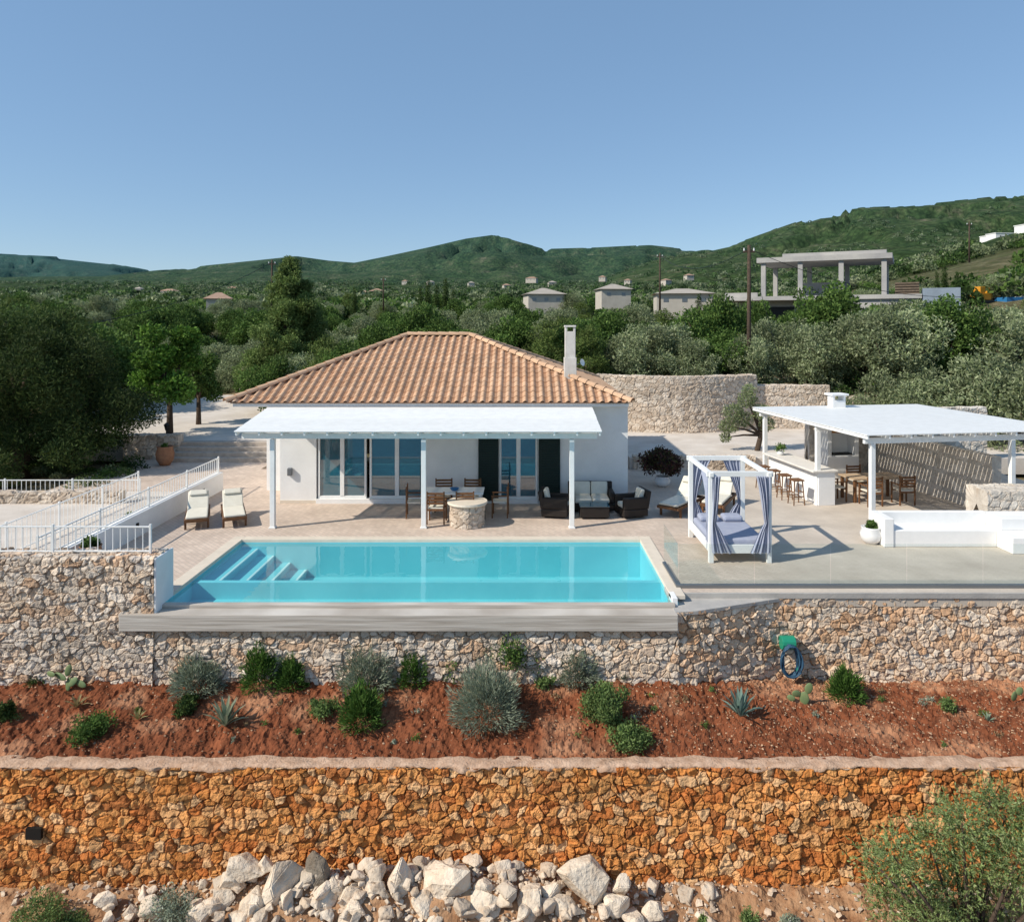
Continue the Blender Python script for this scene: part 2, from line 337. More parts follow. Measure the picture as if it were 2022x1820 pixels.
aa=np.linspace(-1,1,560); Wy=np.maximum(60,np.abs(ys)*1.2)
X=(aa[:,None]*Wy[None,:]); Y=np.broadcast_to(ys[None,:],X.shape); Z=Hh(X,Y)
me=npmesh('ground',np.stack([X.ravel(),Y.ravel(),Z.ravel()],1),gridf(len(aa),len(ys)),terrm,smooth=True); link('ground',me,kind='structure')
G().add([(-6000,-9000,-70),(6000,-9000,-70),(6000,-180,-70),(-6000,-180,-70)],[(0,1,2,3)]).obj('reflection_sea',seam,kind='structure')  # unseen, added behind the camera so the window glass reflects blue
def gz(x,y):
    t=np.clip((np.asarray(y,float)-12.9)/1.55,0,1); zw=-1.5-.32*sst(np.asarray(x,float),2.5,6.5); return -2.03*(1-t)+zw*t
def gsite(u,v):
    z=-1.8
    for _ in range(8): x,y=site(u,v,z); z=float(gz(x,y))
    return x,y,z
def soilz(x,y): return (fbm(x*2.5,y*2.5,3,4)-.5)*.16+(fbm(x*13,y*13,31,4)-.5)*.14
xs=np.arange(-16,16,.026); yy=np.arange(12.74,15.75,.026); X,Y=np.meshgrid(xs,yy,indexing='ij')
Z=gz(X,Y)+soilz(X,Y)
pal=np.ones(X.shape+(3,))*(.70+.6*fbm(X*5,Y*5,61,4))[...,None]; m_=sst(fbm(X*1.2+5,Y*2,41,4)+.20*sst(X,2.5,5)*sst(Y,13.6,14.8),.54,.80)[...,None]
pal=pal*(1-m_)+np.array([1.8,2.6,3.1])*m_
link('garden_soil',npmesh('garden_soil',np.stack([X.ravel(),Y.ravel(),Z.ravel()],1),gridf(*X.shape),soilm,pal.reshape(-1,3)),kind='structure')
def mound(x,y): return .50*np.exp(-((np.asarray(x)+1.9)/3.3)**4)*np.exp(-((np.asarray(y)-12.0)/.6)**2)
def lz(x,y): return -3.98-.20*(12.5-np.asarray(y,float))+mound(x,y)
xs=np.arange(-14,14,.045); yy=np.arange(8.5,12.62,.045); X,Y=np.meshgrid(xs,yy,indexing='ij'); Z=lz(X,Y)+(fbm(X*3,Y*3,13,5)-.5)*.25
link('rocky_slope',npmesh('rocky_slope',np.stack([X.ravel(),Y.ravel(),Z.ravel()],1),gridf(*X.shape),lowm),kind='structure')
def hull(rng,n=14,sx=1,sy=1,sz=1):
    bm=bmesh.new()
    for i in range(n):
        d=unit(rng,1)[0]*(.75+.25*rng.random()); bm.verts.new((d[0]*sx,d[1]*sy,d[2]*sz))
    r=bmesh.ops.convex_hull(bm,input=bm.verts); bmesh.ops.delete(bm,geom=[v for v in bm.verts if not v.link_faces],context='VERTS')
    return bm
def rockmesh(rng,sx,sy,sz,tone=(1,1,1),n=16):
    bm=hull(rng,n,sx,sy,sz); bmesh.ops.bevel(bm,geom=bm.edges[:],offset=.03*min(sx,sy,sz)*2,segments=2,affect='EDGES',clamp_overlap=True)
    me=bpy.data.meshes.new('boulder'); bm.to_mesh(me); bm.free(); me.materials.append(rockm)
    a=me.attributes.new('Col','FLOAT_COLOR','POINT'); a.data.foreach_set('color',list(rgb(tone))*len(me.vertices)); return me
def pebbles(name,pts,sizes,tones):
    tm=[]
    for k in range(6):
        bm=hull(RN,9); bmesh.ops.triangulate(bm,faces=bm.faces); bm.verts.index_update(); tm.append((np.array([v.co[:] for v in bm.verts]),np.array([[v.index for v in f.verts] for f in bm.faces]))); bm.free()
    V=[];Fc=[];c=[];o=0
    for i,p in enumerate(pts):
        v,f=tm[i%6]; a=RN.random()*6.3; Rm=np.array([[math.cos(a),-math.sin(a),0],[math.sin(a),math.cos(a),0],[0,0,.7]])
        V.append(v@Rm.T*sizes[i]+p); Fc.append(f+o); o+=len(v); c.append(np.tile(tones[i],(len(v),1)))
    return link(name,npmesh(name,np.vstack(V),np.vstack(Fc),rockm,np.vstack(c)),kind='stuff')
n=12000; px=RN.uniform(-10.5,11,n); py=RN.uniform(12.9,15.2,n); sz=.007+.028*RN.random(n)**3; dens=RN.random(n)<(.35+.65*(px>2)); px,py,sz=px[dens],py[dens],sz[dens]
tn=np.array([.9,.68,.52])*(.45+.6*RN.random((len(px),1))); pebbles('garden_gravel',np.stack([px,py,gz(px,py)+soilz(px,py)+.008],1),sz,tn)
n=6500; px=RN.uniform(-9,9,n); py=12.5-2.2*RN.random(n)**1.3; sz=.02+.07*RN.random(n)**3; k=RN.random(n)<np.where((px>-6.6)&(px<3.2),1,.3); px,py,sz=px[k],py[k],sz[k]
tn=np.array([1.0,.93,.86])*(.6+.5*RN.random((len(px),1))); pebbles('slope_gravel',np.stack([px,py,lz(px,py)+(fbm(px*3,py*3,13,5)-.5)*.2+.02],1),sz,tn)
big=[(487,1715,80,60,1),(560,1748,84,90,1),(627,1722,52,88,.32),(798,1745,66,92,1.1),(890,1738,98,92,1.1),(1150,1737,104,78,1.0),(1048,1785,84,72,1.05),(840,1790,66,74,1.1),(700,1775,64,60,1),(640,1775,62,54,1.1),(505,1785,66,58,1.1),(436,1775,54,44,1),(960,1790,74,64,1),(750,1790,64,54,.95),(1110,1790,54,50,1),(1215,1785,56,50,1.1),(395,1800,50,44,1),(590,1800,64,46,1),(300,1790,54,44,.95),(1290,1800,48,40,1),(735,1750,54,44,1.05),(660,1748,50,38,1),(955,1752,46,40,1.1),(1000,1765,50,44,1),(1090,1760,46,40,1.1),(530,1705,38,32,1),(455,1740,46,36,1),(1225,1745,46,38,1),(860,1812,70,50,1),(690,1812,70,44,1.05),(1010,1815,70,44,1),(470,1815,60,40,1)]
for (u,v,w,h,tn) in big:
    Yd=12.02-(v-1740)*.004; x=(u-1030)*Yd/F; z=CH-(v-640)*Yd/F; s=Yd/F
    link('boulder',rockmesh(RN,w*s*.62,w*s*.5,h*s*.62,(tn,tn*.98,tn*.94)),None,(x,Yd,z),('dark brown angular boulder on a rubble pile' if tn<.5 else 'pale angular limestone boulder on a rubble pile'),'rock',group='boulders below the retaining wall')
for i in range(190):
    u=min(max(R.gauss(780,310),215),1400); Yd=11.5+.85*R.random(); x=(u-1030)*Yd/F; s=.06+.16*R.random()**1.7; tt=.7+.4*R.random()
    link('boulder',rockmesh(RN,s*1.2,s,s*.85,(tt,tt*.97,tt*.93),12),None,(x,Yd,float(lz(x,Yd))+s*.4+.08*R.random()),'small pale limestone rock on a rubble pile','rock',group='boulders below the retaining wall',rz=R.random()*6)
# ------------------------------------------------------------------ retaining walls
UG=(.34,.245,.17)
w=thing('retaining_wall','golden orange rubble retaining wall with pink mortar top','stone wall')
rubble('stone_face',[(-15,12.55),(15,12.55)],[(.06,-4.25),(0,-2.0)],PAL_LO,(.24,.095,.035),(.19,.14),.0150,.06,21,w)
nx=1500; xs=np.linspace(-15,15,nx); V=[];rows=[(12.53,-2.06),(12.50,-2.0),(12.56,-1.985),(12.64,-1.98),(12.72,-1.985),(12.80,-1.99),(12.98,-2.1)]
for x in xs:
    for k,(a,b) in enumerate(rows): V.append((x,a+.09*(float(vn(x*3,k*.7,4))-.5)+.04*(float(vn(x*11,k*.7,14))-.5),b+.06*(float(vn(x*4,k*1.3,6))-.5)+(.04*(float(vn(x*9,0,16))-.5) if k<2 else 0)))
link('coping',npmesh('coping',V,gridf(nx,len(rows)),plasterp,smooth=True),w)
hx=(73-1030)*12.5/F; hz_=CH-(1638-640)*12.5/F
G().box(hx-.13,hx+.13,12.40,12.46,hz_-.10,hz_+.09).obj('drain_opening',black,w)
w=thing('parapet_wall','pale rubble stone parapet wall with white plastered end','stone wall')
rubble('stone_face',[(-16,14.5),(-7.30,14.5)],[(0.03,-1.9),(0,.92),(-.62,.92),(-.62,-.1)],PAL_UP,UG,(.19,.135),.0160,.05,5,w)
G().box(-7.30,-7.255,14.47,15.2,-.45,.95).obj('plaster_end',white,w,.01)
w=thing('pool_retaining_wall','pale and reddish rubble stone wall carrying the pool','stone wall')
rubble('stone_face',[(-7.45,14.52),(3.12,14.52)],[(.04,-1.95),(0,-.44)],PAL_UP,UG,(.185,.135),.0160,.05,6,w)
w=thing('terrace_retaining_wall','pale and reddish rubble stone wall below a glass balustrade','stone wall')
rubble('stone_face',[(3.05,14.54),(3.5,14.62),(5.4,15.28),(16,15.32)],[(.06,-2.15),(0,-.13)],[(.73,.59,.46),(.67,.47,.32),(.75,.65,.54),(.62,.40,.25),(.70,.55,.41),(.60,.48,.38)],(.34,.22,.14),(.195,.14),.0160,.05,8,w)
G().box(3.05,16,15.22,15.6,-.13,-.005).obj('slab_edge',concm,w,.01)
G().add([(3.05,14.5,-.12),(3.52,14.57,-.12),(5.42,15.24,-.12),(3.05,15.24,-.12),(3.05,14.5,-.2),(3.52,14.57,-.2),(5.42,15.24,-.2),(3.05,15.24,-.2)],[(0,1,2,3),(4,7,6,5),(0,4,5,1),(1,5,6,2),(2,6,7,3),(3,7,4,0)]).obj('mortar_ledge',concm,w,.01)
# pool ----------------------------------------------------------------
pool=thing('swimming_pool','rectangular turquoise infinity pool with beige coping in a paved terrace','swimming pool')
g=G(); x0,x1,y0,y1=-7.25,3.07,14.85,18.9; PB=-.95
g.box(x0,x1,16.2,y1,-1.5,PB); g.box(x0-.12,x0-.001,y0,y1+.1,-1.5,-.05); g.box(x1+.001,x1+.12,y0,y1+.1,-1.5,-.05); g.box(x0,x1,y1,y1+.12,-1.5,-.05)
g.box(x0,x1,y0,16.2,-1.5,-.45); g.box(x0,x1,16.05,16.2,-.46,-.085)
for k in range(4): g.box(x0,x0+.42*(k+1),16.2,18.9,PB-.01,-.22-.18*k)
g.obj('basin',poolm,pool)
g=G()
for k in range(4): g.box(x0+.42*(k+1)-.05,x0+.42*(k+1)+.004,16.2,18.9,-.24-.18*k,-.215-.18*k)
g.obj('step_edge',white,pool)
G().add([(x0,y0,-.07),(x1,y0,-.07),(x1,y1,-.07),(x0,y1,-.07)],[(0,1,2,3)]).obj('water_surface',waterm,pool)
g=G(); g.box(x0-.3,x0,15.2,y1+.3,-.06,.022); g.box(x1,x1+.3,15.0,y1+.3,-.06,.022); g.box(x0,x1,y1,y1+.3,-.06,.022); g.obj('coping',copem,pool,.008)
g=G(); g.box(x1,x1+.10,14.82,15.2,-.4,.03); g.obj('white_pier',white,pool)
g=G(); g.box(-7.35,x1+.04,14.72,14.86,-.46,-.055); g.box(-7.95,x1+.02,14.38,14.72,-.46,-.13); g.obj('weir_beam',boardm,pool,.015)
# terrace -------------------------------------------------------------
g=G(); g.box(-10.1,-7.55,14.9,19.2,-.3,0); g.box(-10.1,18,19.2,28.2,-.3,0); g.box(3.37,18,15.25,19.2,-.3,0); g.box(-16,-10.1,24.6,30.2,-.3,-.004)
g.obj('paved_terrace',deckm,kind='structure')
G().box(-20,-10.36,15.1,24.6,-.4,-.03).obj('concrete_path',drive,kind='structure')
G().box(4.2,24,28.2,36.6,-.2,.42).obj('upper_court',drive,kind='structure')
g=G(); g.box(-22,-8.4,30.9,40,-.2,.66); g.add([(-24,40,.66),(-8,40,.66),(-8,48,.95),(-24,48,.95)],[(0,1,2,3)]); g.obj('driveway',drive,kind='structure')
st=thing('garden_steps','broad stone steps rising from terrace to driveway','steps')
g=G()
for k in range(4): g.box(-14.3,-10.3,29.6+.33*k,30.95,-.1+.001*k,.165*(k+1)-.0)
g.obj('treads',M('step_stone',(.50,.43,.36),(.38,.32,.27),4,.9,.5,20),st,.02)
for lab,pth,h in (('low rubble stone wall beside the steps',[(-16.6,30.4),(-14.3,30.4)],.95),('low rubble stone wall edging the driveway',[(-22,31.2),(-16.6,31.0)],.8)):
    rubble('garden_wall',pth,[(0,-.1),(0,h),(-.4,h),(-.4,0)],PAL_PALE,(.36,.29,.22),(.30,.2),.05,.05,12,label=lab,category='stone wall')
rubble('garden_wall',[(4.3,28.1),(9,28.1)],[(0,-.1),(0,.5),(-.3,.5),(-.3,0)],PAL_PALE,(.36,.29,.22),(.30,.2),.05,.05,14,label='low rubble stone edging of the upper court',category='stone wall')
rubble('gate_pillar',[(-17.4,45),(-16.5,45)],[(0,.4),(0,2.9),(-.9,2.9),(-.9,.4)],PAL_PALE,(.35,.28,.22),(.4,.3),.06,.05,15,label='square stone gate pillar by the driveway',category='pillar')
t=[]
for k in range(15):
    u=k/14; t.append((3.6+8.0*u,36.0-1.3*math.sin(math.pi*u)))
BG=(.40,.32,.25)
rubble('boundary_wall',t,[(0,.3),(0,3.08),(-.5,3.08),(-.5,1)],PAL_PALE,BG,(.27,.19),.035,.045,16,label='tall pale curved stone boundary wall behind the court',category='stone wall')
rubble('boundary_wall',[(11.6,36.2),(15.2,36.0)],[(0,.3),(0,2.55),(-.5,2.55),(-.5,1)],PAL_PALE,BG,(.27,.19),.035,.045,17,label='lower pale stone boundary wall with stepped top',category='stone wall')
rubble('boundary_wall',[(15.2,36.0),(24,35.0)],[(0,.3),(0,2.0),(-.5,2.0),(-.5,1)],PAL_PALE,BG,(.27,.19),.04,.045,18,label='low pale stone boundary wall beside olive trees',category='stone wall')
# ------------------------------------------------------------------ house
H=thing('villa','white single-storey villa with terracotta hip roof beside a pool','house')
g=G(); g.box(-7.55,-6.42,22.8,23.1,-.02,3.05)
def seg(a,b,z0,z1): g.box(a,b,22.8,23.1,z0,z1)
seg(-6.42,-3.02,2.18,3.05); seg(-3.02,-1.36+.65,-.02,3.05); seg(-.71,.51,2.18,3.05); seg(.51,3.32,-.02,3.05)
g.box(-7.55,-7.25,23.1,24.6,-.02,3.05); g.box(-8.6,-7.25,24.6,24.9,-.02,3.05); g.box(-8.6,-8.3,24.9,31.9,-.02,3.05)
g.box(3.02,3.32,23.1,31.9,-.02,3.05); g.box(-8.3,3.02,31.6,31.9,-.02,3.05); g.box(-6.42,-3.02,22.75,23.1,-.02,.14); g.box(-.71,.51,22.75,23.1,-.02,.12)
g.obj('wall',white,H)
G().box(-8.9,3.3,22.45,32.2,3.052,3.16).obj('cornice',white,H,.02)
def windowset(x0,x1,z0,z1,n):
    g=G(); g.box(x0,x1,22.84,22.92,z1-.08,z1); g.box(x0,x1,22.84,22.92,z0,z0+.09)
    w=(x1-x0)/n
    for k in range(n+1): g.box(x0+w*k-(.065 if k>0 else 0),x0+w*k+(.065 if k<n else 0),22.83,22.93,z0+.09,z1-.08)
    o=g.obj('window',whitew,H,.006)
    G().box(x0+.02,x1-.02,22.875,22.885,z0+.03,z1-.03).obj('glass',glassw,o)
windowset(-6.38,-4.86,.14,2.18,2); windowset(-4.76,-3.05,.14,2.18,2)
windowset(-.70,.50,.12,2.18,2)
for a,b in ((-1.35,-.72),(.53,1.2)):
    g=G(); g.box(a,b,22.72,22.77,.1,2.2)
    for k in range(26): g.box(a+.07,b-.07,22.705,22.725,.2+k*.074,.2+k*.074+.05)
    g.obj('shutter',greensh,H,.004)
G().box(-7.30,-7.16,22.68,22.8,.88,1.12).obj('wall_lamp',steel,H,.02)
G().box(-7.55,-6.42,22.77,22.8,-.02,.1).box(-2.98,-1.38,22.77,22.8,-.02,.1).box(1.22,3.3,22.77,22.8,-.02,.1).obj('plinth',copem,H)
roof=G().box(-8.95,3.28,22.4,32.3,3.162,3.2).obj('roof',farroof,H)
Ex0,Ex1,Ey0,Ey1,Ez=-9.06,3.38,22.3,32.4,3.2; Rx0,Rx1,Ry,Rz=-4.27,-1.94,27.35,5.17
def slope(O,U,W,top,inl,inr,seed):
    O=np.array(O);U=np.array(U);top=np.array(top); Ls=np.linalg.norm(top); Vv=top/Ls; Nn=np.cross(U,Vv)
    tw=.262; rl=Ls/15; us=np.arange(0,W+tw/8,tw/8); vs=[]
    for r in range(15): vs+=[r*rl+.002,r*rl+.35*rl,r*rl+.7*rl,(r+1)*rl-.002]
    vs=np.array(vs); U2,V2=np.meshgrid(us,vs,indexing='ij'); row=np.floor(V2/rl); fr=V2/rl-row; tid=np.floor(U2/tw+.5)
    hh=.042*np.maximum(np.cos(2*np.pi*U2/tw),-.6)+.024*(1-fr)+.008*(hsh(tid.astype(int),row.astype(int),seed)-.5)
    P_=O+U2[...,None]*U+V2[...,None]*Vv+hh[...,None]*Nn
    r1=hsh(tid.astype(int),row.astype(int),seed+3)[...,None]; r2=hsh(tid.astype(int),row.astype(int),seed+4)[...,None]
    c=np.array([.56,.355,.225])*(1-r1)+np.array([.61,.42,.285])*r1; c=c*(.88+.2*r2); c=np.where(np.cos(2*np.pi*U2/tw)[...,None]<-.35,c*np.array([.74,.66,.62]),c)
    Fc=gridf(*U2.shape); cu=U2.ravel()[Fc].mean(1); cv=V2.ravel()[Fc].mean(1)
    keep=(cu>inl*cv/Ls-.05)&(cu<W-inr*cv/Ls+.05)
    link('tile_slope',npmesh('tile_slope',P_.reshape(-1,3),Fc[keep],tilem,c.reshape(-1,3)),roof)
dz=Rz-Ez
slope((Ex0,Ey0,Ez),(1,0,0),Ex1-Ex0,(0,Ry-Ey0,dz),Rx0-Ex0,Ex1-Rx1,1)
slope((Ex1,Ey1,Ez),(-1,0,0),Ex1-Ex0,(0,Ry-Ey1,dz),Ex1-Rx1,Rx0-Ex0,2)
slope((Ex1,Ey0,Ez),(0,1,0),Ey1-Ey0,(Rx1-Ex1,0,dz),Ry-Ey0,Ey1-Ry,3)
slope((Ex0,Ey1,Ez),(0,-1,0),Ey1-Ey0,(Rx0-Ex0,0,dz),Ey1-Ry,Ry-Ey0,4)
V=[];Fc=[];cc=[]
def capline(a,b):
    a=Vector(a);b=Vector(b); n=int((b-a).length/.36); d=(b-a)/n; dn=d.normalized(); side=dn.cross(Vector((0,0,1))).normalized(); up=side.cross(dn)
    for k in range(n):
        o=len(V); col=np.array([.62,.42,.28])*(.85+.3*R.random())
        for e,(t,r) in enumerate(((-.03,.125),(1,.10))):
            for q in range(9):
                th=math.pi*q/8; V.append(a+d*(k+t)+side*math.cos(th)*r+up*(math.sin(th)*r+.03)); cc.append(col)
        for q in range(8): Fc.append((o+q,o+q+1,o+9+q+1,o+9+q))
for c_ in ((Ex0,Ey0,Ez),(Ex0,Ey1,Ez)): capline(c_,(Rx0,Ry,Rz))
for c_ in ((Ex1,Ey0,Ez),(Ex1,Ey1,Ez)): capline(c_,(Rx1,Ry,Rz))
capline((Rx0,Ry,Rz),(Rx1,Ry,Rz))
link('ridge_tiles',npmesh('ridge_tiles',[tuple(v) for v in V],Fc,tilem,np.array(cc)),roof)
ch=G().box(1.40,1.80,23.9,24.3,3.6,4.5).box(1.43,1.77,23.93,24.27,4.5,5.36)
ch.box(1.43,1.50,23.93,24.27,5.36,5.5).box(1.70,1.77,23.93,24.27,5.36,5.5).box(1.41,1.79,23.9,24.3,5.5,5.56)
ch.obj('chimney',M('weathered_plaster',(.70,.67,.62),(.56,.53,.48),3,.9,.2,40),roof,.01)
sd=G().lathe([(.01,0),(.07,.01),(.11,.03),(.12,.04),(.10,.035),(.02,.015)],16).obj('satellite_dish',whitew,roof,loc=(1.98,24.1,4.33)); sd.rotation_euler=(math.radians(75),0,math.radians(50))
G().cyl((1.80,24.1,4.25),(2.0,24.1,4.32),.015).obj('dish_bracket',steel,roof)
def slat_roof(W,D,z0,z1,name,label,loc,rz,posts,slat,gap,over,tight=99):
    t=thing(name,label,'pergola',loc,rz)
    g=G(); sl=math.atan2(z1-z0,D); y=0
    while y<D-slat:
        z=z0+(z1-z0)*y/D; m=Matrix.Translation((0,y,z))@Matrix.Rotation(sl,4,'X'); j=.012*(R.random()-.5)
        g.box(-.0+j,W+j,0,slat,.062,.087,m); y+=slat+(gap if y<tight else .003)
    g.obj('slats',whitew,t)
    g=G(); nr=int(W/.62)
    for k in range(nr+1):
        x=.05+(W-.1)*k/nr; m=Matrix.Translation((x,.02,z0))@Matrix.Rotation(sl,4,'X'); g.box(-.025,.025,0,D/math.cos(sl)-.02,-.04,.06,m)
    g.obj('rafters',whitew,t,.004)
    g=G()
    for (yb,za) in over: g.box(.1,W-.1,yb-.05,yb+.05,za-.2,za-.045)
    g.obj('beam',whitew,t,.005)
    for (px_,py_,h) in posts:
        g=G(); g.box(px_-.065,px_+.065,py_-.065,py_+.065,.0,h); g.box(px_-.09,px_+.09,py_-.09,py_+.09,0,.04); g.obj('post',whitew,t,.006)
    return t
slat_roof(9.95,3.05,2.62,3.02,'verandah_pergola','white slatted lean-to pergola shading the villa terrace',(-7.78,19.72,0),0,[(.94,.33,2.44),(5.09,.33,2.44),(9.16,.33,2.44)],.105,.020,[(.33,2.66)],1.25)
rot=math.radians(8.5)
pg=slat_roof(6.6,6.8,2.5,2.5,'bar_pergola','white slatted pergola over the outdoor bar and kitchen',(9.4,19.84,0),rot,[(.35,.3,2.3),(.18,2.75,2.3),(4.7,.3,2.3),(.3,6.4,2.3),(6.2,6.4,2.3)],.14,.026,[(.3,2.5),(2.75,2.5),(6.4,2.5)])
# ------------------------------------------------------------------ railings
def railing(name,label,p0,p1,h,rails=(1.0,.12),sp=.15,group=None):
    p0=Vector(p0);p1=Vector(p1); t=thing(name,label,'railing',p0,0,group); d=p1-p0; L=d.length; a=math.atan2(d.y,d.x); m=Matrix.Rotation(a,4,'Z')
    g=G()
    for r in rails: g.box(0,L,-.016,.016,h*r-.028,h*r,m)
    g.obj('rail',whitew,t,.004); g=G(); n=int(L/sp)
    for k in range(1,n): g.box(L*k/n-.007,L*k/n+.007,-.007,.007,h*rails[1],h*rails[0]-.03,m)
    o=g.obj('balusters',whitew,t); o['kind']='stuff'; npst=max(1,round(L/2.2))
    for k in range(npst+1): G().box(L*k/npst-.022,L*k/npst+.022,-.022,.022,-.02,h+.04,m).obj('post',whitew,t,.004)
    return t
w=thing('ramp_wall','low white plastered wall edging the terrace and path','wall'); g=G(); g.box(-10.36,-10.1,15.2,24.7,-.3,.6); g.obj('wall',white,w,.02)
for yy_ in (23.1,19.1): G().box(-10.10,-10.07,yy_,yy_+.1,.28,.38).obj('step_light',black,w)
railing('metal_railing','white metal railing on the low plastered wall',(-10.23,15.4,.6),(-10.23,24.6,.6),.5)
railing('metal_railing','white metal railing on the stone parapet',(-15.5,14.85,.93),(-7.56,14.85,.93),.56)
railing('metal_railing','white metal railing along the outer side of the path',(-12.3,15.4,.0),(-12.3,23.4,.0),.85,sp=.18)
railing('metal_railing','white metal railing beneath the dark pine tree',(-21,23.5,-.03),(-12.3,23.5,-.03),.62)
rubble('garden_wall',[(-22,22.9),(-12.6,22.9)],[(0,-.5),(0,.28),(-.3,.28),(-.3,-.3)],PAL_PALE,(.36,.29,.22),(.27,.18),.04,.05,44,label='low grey stone wall behind the white railing',category='stone wall')
gb=thing('glass_balustrade','frameless clear glass balustrade along the terrace edge','railing')
for k in range(8):
    x=3.34+k*1.62; G().box(x,x+1.6,15.50,15.515,.03,.93).obj('glass_panel',fglass,gb)
G().box(3.315,3.33,15.52,17.0,.03,.93).obj('glass_panel',fglass,gb)
G().box(3.28,16.3,15.46,15.555,.0,.07).box(3.28,3.36,15.555,17.0,0,.07).obj('base_channel',steel,gb)
# ------------------------------------------------------------------ furniture
def lounger(label,loc,rz,back=38,group='sun loungers by the pool',sc=1):
    t=thing('sun_lounger',label,'sun lounger',loc,rz,group); g=G(); t.scale=(sc,sc,sc)
    g.box(-.34,-.28,0,1.9,.24,.32).box(.28,.34,0,1.9,.24,.32).box(-.28,.28,-.02,.04,.24,.32).box(-.28,.28,1.86,1.92,.24,.32)
    for k in range(13): g.box(-.28,.28,.08+k*.1,.15+k*.1,.28,.305)
    g.obj('frame',wood,t,.005)
    for (x,y) in ((-.31,.2),(.31,.2),(-.31,1.6),(.31,1.6)): G().box(x-.03,x+.03,y-.03,y+.03,0,.24).obj('leg',wood,t,.004)
    m=Matrix.Translation((0,1.2,.33))@Matrix.Rotation(math.radians(back),4,'X')
    G().box(-.3,.3,.02,1.2,.33,.40).box(-.3,.3,0,.75,0,.075,m).obj('mattress',cream,t,.03)
    G().box(-.26,.26,.50,.72,.078,.15,m).obj('pillow',cream,t,.04)
    G().box(-.29,.29,.0,.74,-.03,-.003,m).obj('backrest',wood,t,.005)
x,y=site(388,1047); lounger('teak sun lounger with cream cushion and raised back',(x,y,0),math.radians(22),34,sc=.92)
x,y=site(464,1043); lounger('teak sun lounger with cream cushion and raised back',(x,y,0),math.radians(24),34,sc=.92)
x,y=site(1318,1022); lounger('teak sun lounger with cream cushion turned sideways in slatted shade',(x,y,0),math.radians(-38),45)
x,y=site(1405,1018); lounger('teak sun lounger with cream cushion behind a curtained daybed',(x,y,0),math.radians(-28),40)
def chair(label,loc,rz,group='dining chairs'):
    t=thing('dining_chair',label,'chair',loc,rz,group); g=G()
    for sx in (-.24,.24):
        g.box(sx-.02,sx+.02,-.24,-.2,0,.62).box(sx-.02,sx+.02,.2,.24,0,.92).box(sx-.025,sx+.025,-.25,.2,.62,.65)
    g.box(-.22,.22,-.24,-.21,.38,.43).box(-.22,.22,.2,.23,.38,.43)
    g.obj('frame',wood,t,.004); G().box(-.21,.21,-.22,.2,.43,.47).obj('seat',cream,t,.015)
    g=G()
    for k in range(4): g.box(-.22,.22,.205,.225,.56+k*.09,.62+k*.09)
    g.obj('backrest',wood,t,.003); return t
tb=thing('dining_table','long white outdoor dining table with a small bowl on it','table',(-1.95,21.25,0),math.radians(0)); G().box(-.85,.85,-.4,.4,.72,.77).obj('table_top',whitew,tb,.01)
for a in (-.75,.75):
    for b in (-.32,.32): G().box(a-.04,a+.04,b-.04,b+.04,0,.72).obj('leg',whitew,tb,.004)
bw=G().lathe([(.05,0),(.1,.02),(.14,.07),(.13,.07),(.02,.03)],16).obj('bowl',bluep,loc=(-1.95,21.2,.77),label='small blue bowl on the dining table',category='bowl')
c1=chair('wooden dining chair with cream cushion at a white table',(-3.12,21.25,0),math.radians(95))
dup(c1,(-.62,21.3,0),math.radians(-92)); dup(c1,(-2.4,20.6,0),math.radians(178)); dup(c1,(-1.6,20.62,0),math.radians(184)); dup(c1,(-2.35,21.95,0),math.radians(3)); dup(c1,(-1.5,21.95,0),math.radians(-4))
wl=thing('stone_table','round rubble stone table with pale slab top','table',(-1.51,20.35,0)); th=np.linspace(0,2*math.pi,40)
rubble('stone_drum',[(.47*math.cos(-a),.47*math.sin(-a)) for a in -th],[(0,0),(0,.62)],PAL_PALE,(.36,.29,.22),(.2,.14),.02,.03,33,wl)
G().lathe([(.0001,.60),(.54,.60),(.565,.63),(.55,.68),(.0001,.69)],32).obj('slab_top',copem,wl)
def wick(name,label,loc,rz,w):
    t=thing(name,label,'sofa' if w>1 else 'armchair',loc,rz,'dark wicker seating'); g=G(); h=w/2
    g.box(-h,h,-.38,.38,.06,.28).box(-h,-h+.14,-.38,.38,.28,.6).box(h-.14,h,-.38,.38,.28,.6)
    m=Matrix.Translation((0,.28,.28))@Matrix.Rotation(math.radians(-10),4,'X'); g.box(-h,h,0,.12,0,.52,m); g.obj('frame',darkwood,t,.03)
    k=2 if w>1 else 1; cw=(w-.3)/k
    for i in range(k):
        a=-h+.15+i*cw; G().box(a+.01,a+cw-.01,-.36,.26,.285,.42).obj('seat_cushion',cream,t,.035)
        m2=Matrix.Translation((0,.16,.42))@Matrix.Rotation(math.radians(-12),4,'X'); G().box(a+.01,a+cw-.01,0,.12,0,.40,m2).obj('back_cushion',cream,t,.04)
    return t
wick('wicker_armchair','dark brown wicker armchair facing a low table',(1.0,21.3,0),math.radians(80),.72)
wick('wicker_sofa','dark wicker two-seat sofa with pale cushions against the villa',(2.1,22.0,0),0,1.35)
wick('wicker_armchair','dark brown wicker armchair near the villa corner',(3.2,21.3,0),math.radians(-75),.72)
ct=thing('coffee_table','low dark wicker coffee table between armchairs','table',(2.1,21.15,0)); G().box(-.42,.42,-.25,.25,.05,.36).obj('frame',darkwood,ct,.02); G().box(-.43,.43,-.26,.26,.362,.38).obj('table_top',glassw,ct,.004)
db=thing('canopy_daybed','white four-post daybed with pale lavender curtains and cushions','daybed',(4.45,17.15,0)); Wd,Dd,Hd=1.36,2.05,2.02
